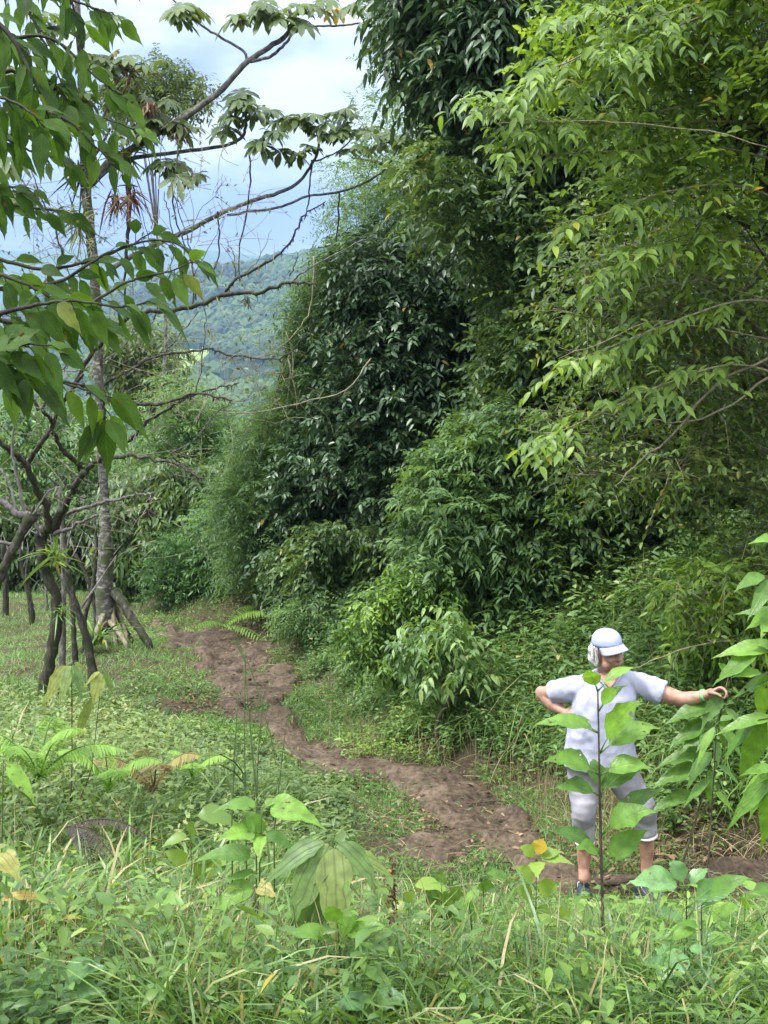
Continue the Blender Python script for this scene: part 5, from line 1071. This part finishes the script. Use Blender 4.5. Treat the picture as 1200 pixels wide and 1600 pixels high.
# joints (image left arm on the hip, image right arm reaching out)
neck, chest, waist, hip = pz(950,1050,-.02), pz(945,1088,.02), pz(938,1140,.02), pz(938,1192,.05)
sL, eL, wL = pz(892,1074,.05), pz(849,1084,.20), pz(882,1112,.06)
sR, eR, wR = pz(1006,1070,.0), pz(1063,1092,-.06), pz(1106,1085,-.16)
hL, kL, cL, aL = pz(914,1204,.04), pz(912,1266,-.03), pz(914,1315,.02), pz(912,1358,.03)
hR, kR, cR, aR = pz(964,1204,.04), pz(1006,1262,-.03), pz(1012,1306,.0), pz(1010,1356,.02)
def gz(v): return Hs(v.x, v.y)
print('feet gap', aL.z - gz(aL), aR.z - gz(aR))
HC = pz(951, 1018, -.07)                                         # head centre
yaw, pit, rol = R(28), R(2), R(-9)                                # towards the reaching hand, down
HM = (Matrix.Rotation(yaw, 3, 'Z') @ Matrix.Rotation(pit, 3, 'X') @ Matrix.Rotation(rol, 3, 'Y'))
def hp(x, y, z): return HC + HM @ Vector((x, y, z))              # head space: -y is the face
bd = Blob()
bd.ell(hp(0, .008, .03), (.074, .094, .088), HM); bd.ell(hp(0, -.012, -.03), (.062, .075, .082), HM); bd.ell(hp(0, -.052, -.085), (.032, .028, .026), HM)
bd.cap([hp(0, -.075, .012), hp(0, -.092, -.012), hp(0, -.102, -.028)], [.010, .012, .015])      # nose
for s in (-1, 1):
    bd.ell(hp(.018 * s, -.085, -.028), (.009, .010, .008), HM); bd.ell(hp(.034 * s, -.060, -.028), (.024, .024, .022), HM)
    bd.cap([hp(.014 * s, -.082, .026), hp(.045 * s, -.070, .026)], [.009, .008]); bd.ell(hp(.075 * s, .008, -.012), (.009, .018, .030), HM)
    bd.ell(hp(.048 * s, -.03, -.062), (.022, .035, .03), HM)
bd.cap([hp(-.018, -.082, -.058), hp(0, -.088, -.057), hp(.018, -.082, -.058)], [.006, .008, .006]); bd.cap([hp(-.014, -.080, -.068), hp(0, -.085, -.069), hp(.014, -.080, -.068)], [.006, .008, .006])
bd.cap([hp(0, .02, -.07), (HC + neck) / 2 + Vector((0, .02, -.03)), neck + Vector((0, .03, -.02))], [.055, .056, .062])
bd.loft([(hip, .16, .11), (waist, .155, .115), (chest, .155, .100), (neck + Vector((-.0, .04, -.03)), .10, .07)])
bd.cap([sL, (sL + eL) / 2 + Vector((0, 0, -.005)), eL], [.058, .054, .044]); bd.cap([eL, eL * .5 + wL * .5 + Vector((0, 0, -.012)), wL], [.046, .044, .028])
bd.ell(eL + Vector((-.01, .015, .006)), (.040, .036, .040))
bd.cap([sR, (sR + eR) / 2 + Vector((0, 0, -.008)), eR], [.060, .056, .045]); bd.cap([eR, eR * .62 + wR * .38 + Vector((0, 0, -.008)), wR], [.045, .044, .027])
for h_, k_, c_, a_ in ((hL, kL, cL, aL), (hR, kR, cR, aR)):
    bd.cap([h_, h_ * .5 + k_ * .5, k_], [.088, .076, .056]); bd.cap([k_, k_ * .55 + c_ * .45 + Vector((0, .02, 0)), c_ * .6 + a_ * .4 + Vector((0, .012, 0)), a_], [.055, .056, .045, .033])
    bd.cap([a_, a_ + Vector((0, -.02, -.05))], [.034, .036])
# hands: palm, four unequal bent fingers, thumb
def hand(w0, d, palm_n, L, curl, thumb_s):
    d = d.normalized(); n = palm_n.normalized(); s = d.cross(n).normalized()
    pc = w0 + d * (L * .28)
    bd.cap([w0, w0 + d * L * .12], [.026, .028])
    rot = np.array([list(d), list(s), list(n)]).T
    bd.ell(pc, (L * .30, L * .235, L * .085), rot)
    for i, (off, ln) in enumerate(((-.165, .42), (-.055, .47), (.055, .44), (.16, .34))):
        k0 = w0 + d * L * .50 + s * L * off; c = curl * (1 + .12 * i); dd_ = d; p_ = [pc + s * L * off * .8, k0]
        for seg, f in enumerate((.45, .32, .25)):
            dd_ = (dd_ * math.cos(c) + n * math.sin(c)).normalized() if seg == 0 else (Matrix.Rotation(c, 3, s) @ dd_ if (Matrix.Rotation(c, 3, s) @ d).dot(n) > 0 else Matrix.Rotation(-c, 3, s) @ dd_)
            p_.append(p_[-1] + dd_ * L * ln * f)
        bd.cap(p_, [.0095, .0092, .0085, .0078, .0065], sub=3, sides=10)
    tb_ = w0 + d * L * .14 + s * thumb_s * L * .17; t1 = tb_ + (d * .6 + s * thumb_s * .75 + n * .35).normalized() * L * .22; t2 = t1 + (d * .8 + s * thumb_s * .1 + n * .6).normalized() * L * .19; t3 = t2 + (d * .6 - s * thumb_s * .2 + n * .75).normalized() * L * .12
    bd.cap([tb_, t1, t2, t3], [.014, .011, .0095, .0075], sub=3, sides=10)
hand(wR, pz(1136,1070,-.20) - wR, Vector((.1, -.35, -1)), .175, .75, -1)
hand(wL, pz(905,1128,-.05) - wL, Vector((.3, .9, -.1)), .165, .22, 1)
bd.make('body', 'skin', person, .0055, 4)

# shirt: loose torso, two short sleeves, open hem and neck ring
sh = Blob()
sh.loft([(pz(937,1196,.03), .232, .182, -.06), (pz(938,1180,.03), .224, .172, -.05), (pz(938,1150,.02), .198, .160, -.02), (pz(941,1115,.01), .188, .152, .02), (pz(946,1088,.01), .192, .142, .03), (pz(949,1066,.02), .155, .105, .04), (pz(950,1050,.02), .080, .070, .04)])
def sleeve(a, b_, c, r): sh.limb([a, b_, c], r, sides=22)
sleeve(pz(925,1068,.03), pz(892,1076,.05), sL.lerp(eL, .62) + Vector((0, 0, -.01)), [.066, .070, .074]); sleeve(pz(975,1066,.02), pz(1003,1070,.0), sR.lerp(eR, .52) + Vector((0, 0, -.008)), [.066, .070, .076])
sh.limb([pz(940,1058,.02), pz(900,1073,.04)], [.058, .058]); sh.limb([pz(960,1056,.02), pz(1000,1070,.0)], [.058, .058])
def vneck(V, Nn):
    c = np.array(pz(955,1052,-.06)); d = np.linalg.norm((V - c) * [1, .8, .7], axis=1)
    return V - Nn * (.02 * np.clip(1 - d / .075, 0, 1))[:, None]
sh.make('shirt', 'shirt_cloth', person, .0075, 5, wrinkle=.012, wscale=11)
# neckline: skin coloured V of the chest is the body's; a ribbed collar round the neck
b = Buf(); nk = [pz(930,1048,.05), pz(928,1052,-.02), pz(940,1064,-.09), pz(953,1078,-.115), pz(964,1064,-.09), pz(974,1050,-.02), pz(970,1046,.05)]
tube(b, smooth_path([list(v) for v in nk], 6), .008, 8); b.build('collar', 'shirt_cloth', person)
b = Buf(); V = np.array([list(pz(934,1052,-.075)), list(pz(970,1050,-.075)), list(pz(962,1064,-.118)), list(pz(953,1075,-.142)), list(pz(943,1065,-.118))]); cpt = V.mean(0) + [0, -.012, .0]
b.add(np.vstack([V, cpt]), [np.array([(0, 5, 1), (1, 5, 2), (2, 5, 3), (3, 5, 4), (4, 5, 0)])]); b.build('neck_skin', 'skin', person)

# capri leggings
tr = Blob()
tr.loft([(pz(938,1175,.04), .185, .135), (hip, .192, .15), (pz(938,1212,.05), .17, .13)])
for h_, k_, c_, s in ((hL, kL, cL, -1), (hR, kR, cR, 1)):
    tr.limb([h_ + Vector((0, 0, .03)), h_ * .5 + k_ * .5 + Vector((0, .01, 0)), k_, k_ * .5 + c_ * .5 + Vector((0, .02, 0)), c_], [.112, .096, .074, .070, .060], sides=24)
tr.make('leggings', 'trouser_cloth', person, .0075, 5, wrinkle=.005, wscale=13, fold=(.5, 1.5))
for k_, c_ in ((kL, cL), (kR, cR)):
    b = Buf(); d = (c_ - k_).normalized(); tube(b, [list(c_ - d * .006), list(c_ + d * .006)], .061, 22); b.build('cuff', 'cuff_cloth', person)

# cap: dome, band, curved brim, back strap
cp = Buf(); nu, nv = 28, 10; V = []
for i in range(nv + 1):
    th = math.pi / 2 * i / nv
    for j in range(nu):
        ph = 2 * math.pi * j / nu; rr = math.sin(th)**.8
        V.append(list(hp(.080 * rr * math.cos(ph), .010 + .099 * rr * math.sin(ph), .048 + .086 * math.cos(th)**.85 if i < nv else .046)))
q = [(i * nu + j, i * nu + (j + 1) % nu, (i + 1) * nu + (j + 1) % nu, (i + 1) * nu + j) for i in range(nv) for j in range(nu)]
cp.add(V, [np.array(q)]); co = cp.build('cap', 'cap_cloth', person)
so_ = co.modifiers.new('thick', 'SOLIDIFY'); so_.thickness = .004; so_.offset = -1
br = Buf(); V = []; nr, na = 6, 17
for i in range(nr + 1):
    for j in range(na):
        a = -R(72) + R(144) * j / (na - 1); ext = .066 * (i / nr) * math.cos(a * 1.05)**.6 if abs(a * 1.05) < math.pi / 2 else 0
        x = .081 * math.sin(a) * (1 + .06 * i / nr); y = .010 - .097 * math.cos(a) - ext; z = .052 - .020 * (i / nr) - .022 * math.sin(a)**2 * (.4 + i / nr)
        V.append(list(hp(x, y, z)))
q = [(i * na + j, i * na + j + 1, (i + 1) * na + j + 1, (i + 1) * na + j) for i in range(nr) for j in range(na - 1)]
br.add(V, [np.array(q)]); bo = br.build('brim', 'cap_cloth', co); bo.location = (0, 0, 0)
# child of the cap: vertices are in world space, take both offsets out
bo.matrix_parent_inverse = Matrix.Identity(4)
me = bo.data; A = np.zeros(len(me.vertices) * 3, np.float32); me.vertices.foreach_get('co', A); A = A.reshape(-1, 3) - np.array(person.location); me.vertices.foreach_set('co', A.astype(np.float32).ravel()); me.update()
s2 = bo.modifiers.new('thick', 'SOLIDIFY'); s2.thickness = .005
# hair: chin length white bob out of the cap
hr = Blob()
for s in (-1, 1):
    hr.cap([hp(.070 * s, .025, .035), hp(.078 * s, .04, -.02), hp(.072 * s, .045, -.06)], [.018, .022, .016])
hr.cap([hp(-.07, .06, .02), hp(0, .095, .02), hp(.07, .06, .02)], [.03, .03, .03]); hr.cap([hp(-.06, .075, -.04), hp(0, .10, -.05), hp(.06, .075, -.04)], [.034, .036, .034])
hr.cap([hp(-.078, .02, -.03), hp(-.080, .03, -.07)], [.014, .012])
ho = hr.make('hair', 'hair_white', person, .006, 2, wrinkle=.004, wscale=30)
n = 900; a = rng.uniform(R(0), R(192), n); hz = rng.uniform(.0, .05, n)
hb = Buf(); HP = np.array([list(hp(.088 * math.cos(q) * rng.uniform(.95, 1.08), .012 + .10 * math.sin(q) * rng.uniform(.95, 1.1), z)) for q, z in zip(a, hz)])
HD = np.array([list(HM @ Vector((.12 * math.cos(q), .16 * math.sin(q), -1))) for q in a]) + rng.normal(0, .10, (n, 3))
blades(hb, HP, HD, rng.uniform(.035, .07, n), .005, rng.uniform(-.05, .25, n), None, 4); hb.build('hair_strands', 'hair_white', person).parent = ho
_me = bpy.data.objects[ho.children[0].name].data; A = np.zeros(len(_me.vertices) * 3, np.float32); _me.vertices.foreach_get('co', A); A = A.reshape(-1, 3); _me.vertices.foreach_set('co', A.ravel())
b = Blob(); b.ell(hp(0, .010, .132), (.010, .010, .005), HM); _o = b.make('button', 'cap_cloth', person, .002, 0); _o.parent = co
for k in range(6):   # panel seams of the cap
    ph = 2 * math.pi * (k + .5) / 6; sb = Buf()
    tube(sb, [list(hp(.0812 * math.sin(t)**.8 * math.cos(ph), .010 + .1002 * math.sin(t)**.8 * math.sin(ph), .0485 + .0868 * max(math.cos(t), 0)**.85)) for t in np.linspace(.12, 1.5, 12)], .0016, 4)
    _s = sb.build('seam', 'cap_cloth', None); _m = _s.data; A = np.zeros(len(_m.vertices) * 3, np.float32); _m.vertices.foreach_get('co', A); A = A.reshape(-1, 3) - np.array(person.location); _m.vertices.foreach_set('co', A.astype(np.float32).ravel()); _s.parent = co
for a_, b_, f, r_, c_ in ((sL, eL, .62, .0755, -.01), (sR, eR, .52, .0775, -.008)):   # sleeve hems
    q = a_.lerp(b_, f) + Vector((0, 0, c_)); dd_ = (b_ - a_).normalized(); sb = Buf(); tube(sb, [list(q - dd_ * .018), list(q - dd_ * .013)], r_ - .001, 22); sb.build('sleeve_hem', 'shirt_cloth', person)
for s in (-1, 1):
    b = Blob(); b.ell(hp(.030 * s, -.070, .004), (.013, .010, .006), HM); b.make('eye', 'eye_dark', person, .003, 0)
b = Blob(); b.cap([hp(-.022, -.083, -.0635), hp(0, -.091, -.063), hp(.022, -.083, -.0635)], [.003, .0045, .003]); b.make('mouth', 'lip', person, .002, 0)
# shoes with sole and laces, toes toward the camera
def shoe(a_, toe, nm):
    g = gz(a_); A = Vector((a_.x, a_.y, g + .03)); d = Vector(toe); d.z = 0; d.normalize(); sl = (Hs(a_.x + d.x * .15, a_.y + d.y * .15) - g) / .15; d.z = max(sl, -.5); d.normalize()
    s = d.cross(Vector((0, 0, 1))).normalized(); up = s.cross(d)
    up_ = Blob(); up_.cap([A - d * .045 + up * .035, A + d * .03 + up * .03, A + d * .10 + up * .018, A + d * .165 + up * .010], [.042, .044, .042, .034])
    up_.limb([A - d * .02 + up * .02, A - d * .015 + up * .085], [.044, .042])
    rt = person; o = up_.make('shoe', 'shoe_dark', rt, .005, 3)
    sb = Blob(); sb.cap([A - d * .05 - up * .002, A + d * .06 - up * .004, A + d * .165 - up * .006], [.040, .043, .040])
    def flat(V, Nn):
        h = (V - np.array(A)) @ np.array(up); return V + np.array(up) * (np.clip(h, -.026, .006) - h)[:, None]
    so1 = sb.make('sole', 'shoe_white', rt, .005, 2, carve=flat); so1.parent = o
    lc = Buf()
    for k in range(5):
        c = A + d * (.02 + .022 * k) + up * (.072 - .009 * k); tube(lc, [list(c - s * .022 - up * .006), list(c + up * .004 + d * .006), list(c + s * .022 - up * .006)], .0032, 5)
    c = A + d * .012 + up * .08
    for q_ in (-1, 1): tube(lc, smooth_path([list(c), list(c + s * q_ * .03 + up * .012), list(c + s * q_ * .035 - up * .02)], 3), .003, 5)
    l = lc.build('laces', 'shoe_white', None)
    for z_ in (l,):
        me = z_.data; A_ = np.zeros(len(me.vertices) * 3, np.float32); me.vertices.foreach_get('co', A_); A_ = A_.reshape(-1, 3) - np.array(person.location); me.vertices.foreach_set('co', A_.astype(np.float32).ravel()); me.update(); z_.parent = o
shoe(aL, (-.05, -1, 0), 0); shoe(aR, (.45, -.9, 0), 1)
b = Buf(); d = (wR - eR).normalized(); q0 = wR - d * .03; tube(b, [list(q0 - d * .011), list(q0 + d * .011)], .0345, 20); b.build('wristband', 'band_green', person)
HAZE = 0.00021

# ================================================================== AIR between here and the far slope
hm = bpy.data.materials.new('haze_air'); hm.use_nodes = True; n = hm.node_tree.nodes; n.clear()
o_ = n.new('ShaderNodeOutputMaterial'); v = n.new('ShaderNodeVolumePrincipled'); v.inputs['Color'].default_value = (.38, .58, .95, 1); v.inputs['Density'].default_value = HAZE; v.inputs['Anisotropy'].default_value = 0.0
hm.node_tree.links.new(v.outputs[0], o_.inputs['Volume']); MATS['haze_air'] = hm
b = Buf(); X0, X1, Y0, Y1, Z0, Z1 = -2800, 2800, -60, 5400, -140, 760
V = [(X0,Y0,Z0),(X1,Y0,Z0),(X1,Y1,Z0),(X0,Y1,Z0),(X0,Y0,Z1),(X1,Y0,Z1),(X1,Y1,Z1),(X0,Y1,Z1)]
b.add(V, [np.array([(0,3,2,1),(4,5,6,7),(0,1,5,4),(1,2,6,5),(2,3,7,6),(3,0,4,7)])])
tag(b.build('haze', 'haze_air', smooth=False), kind='stuff', label='thin blue haze filling the valley air')
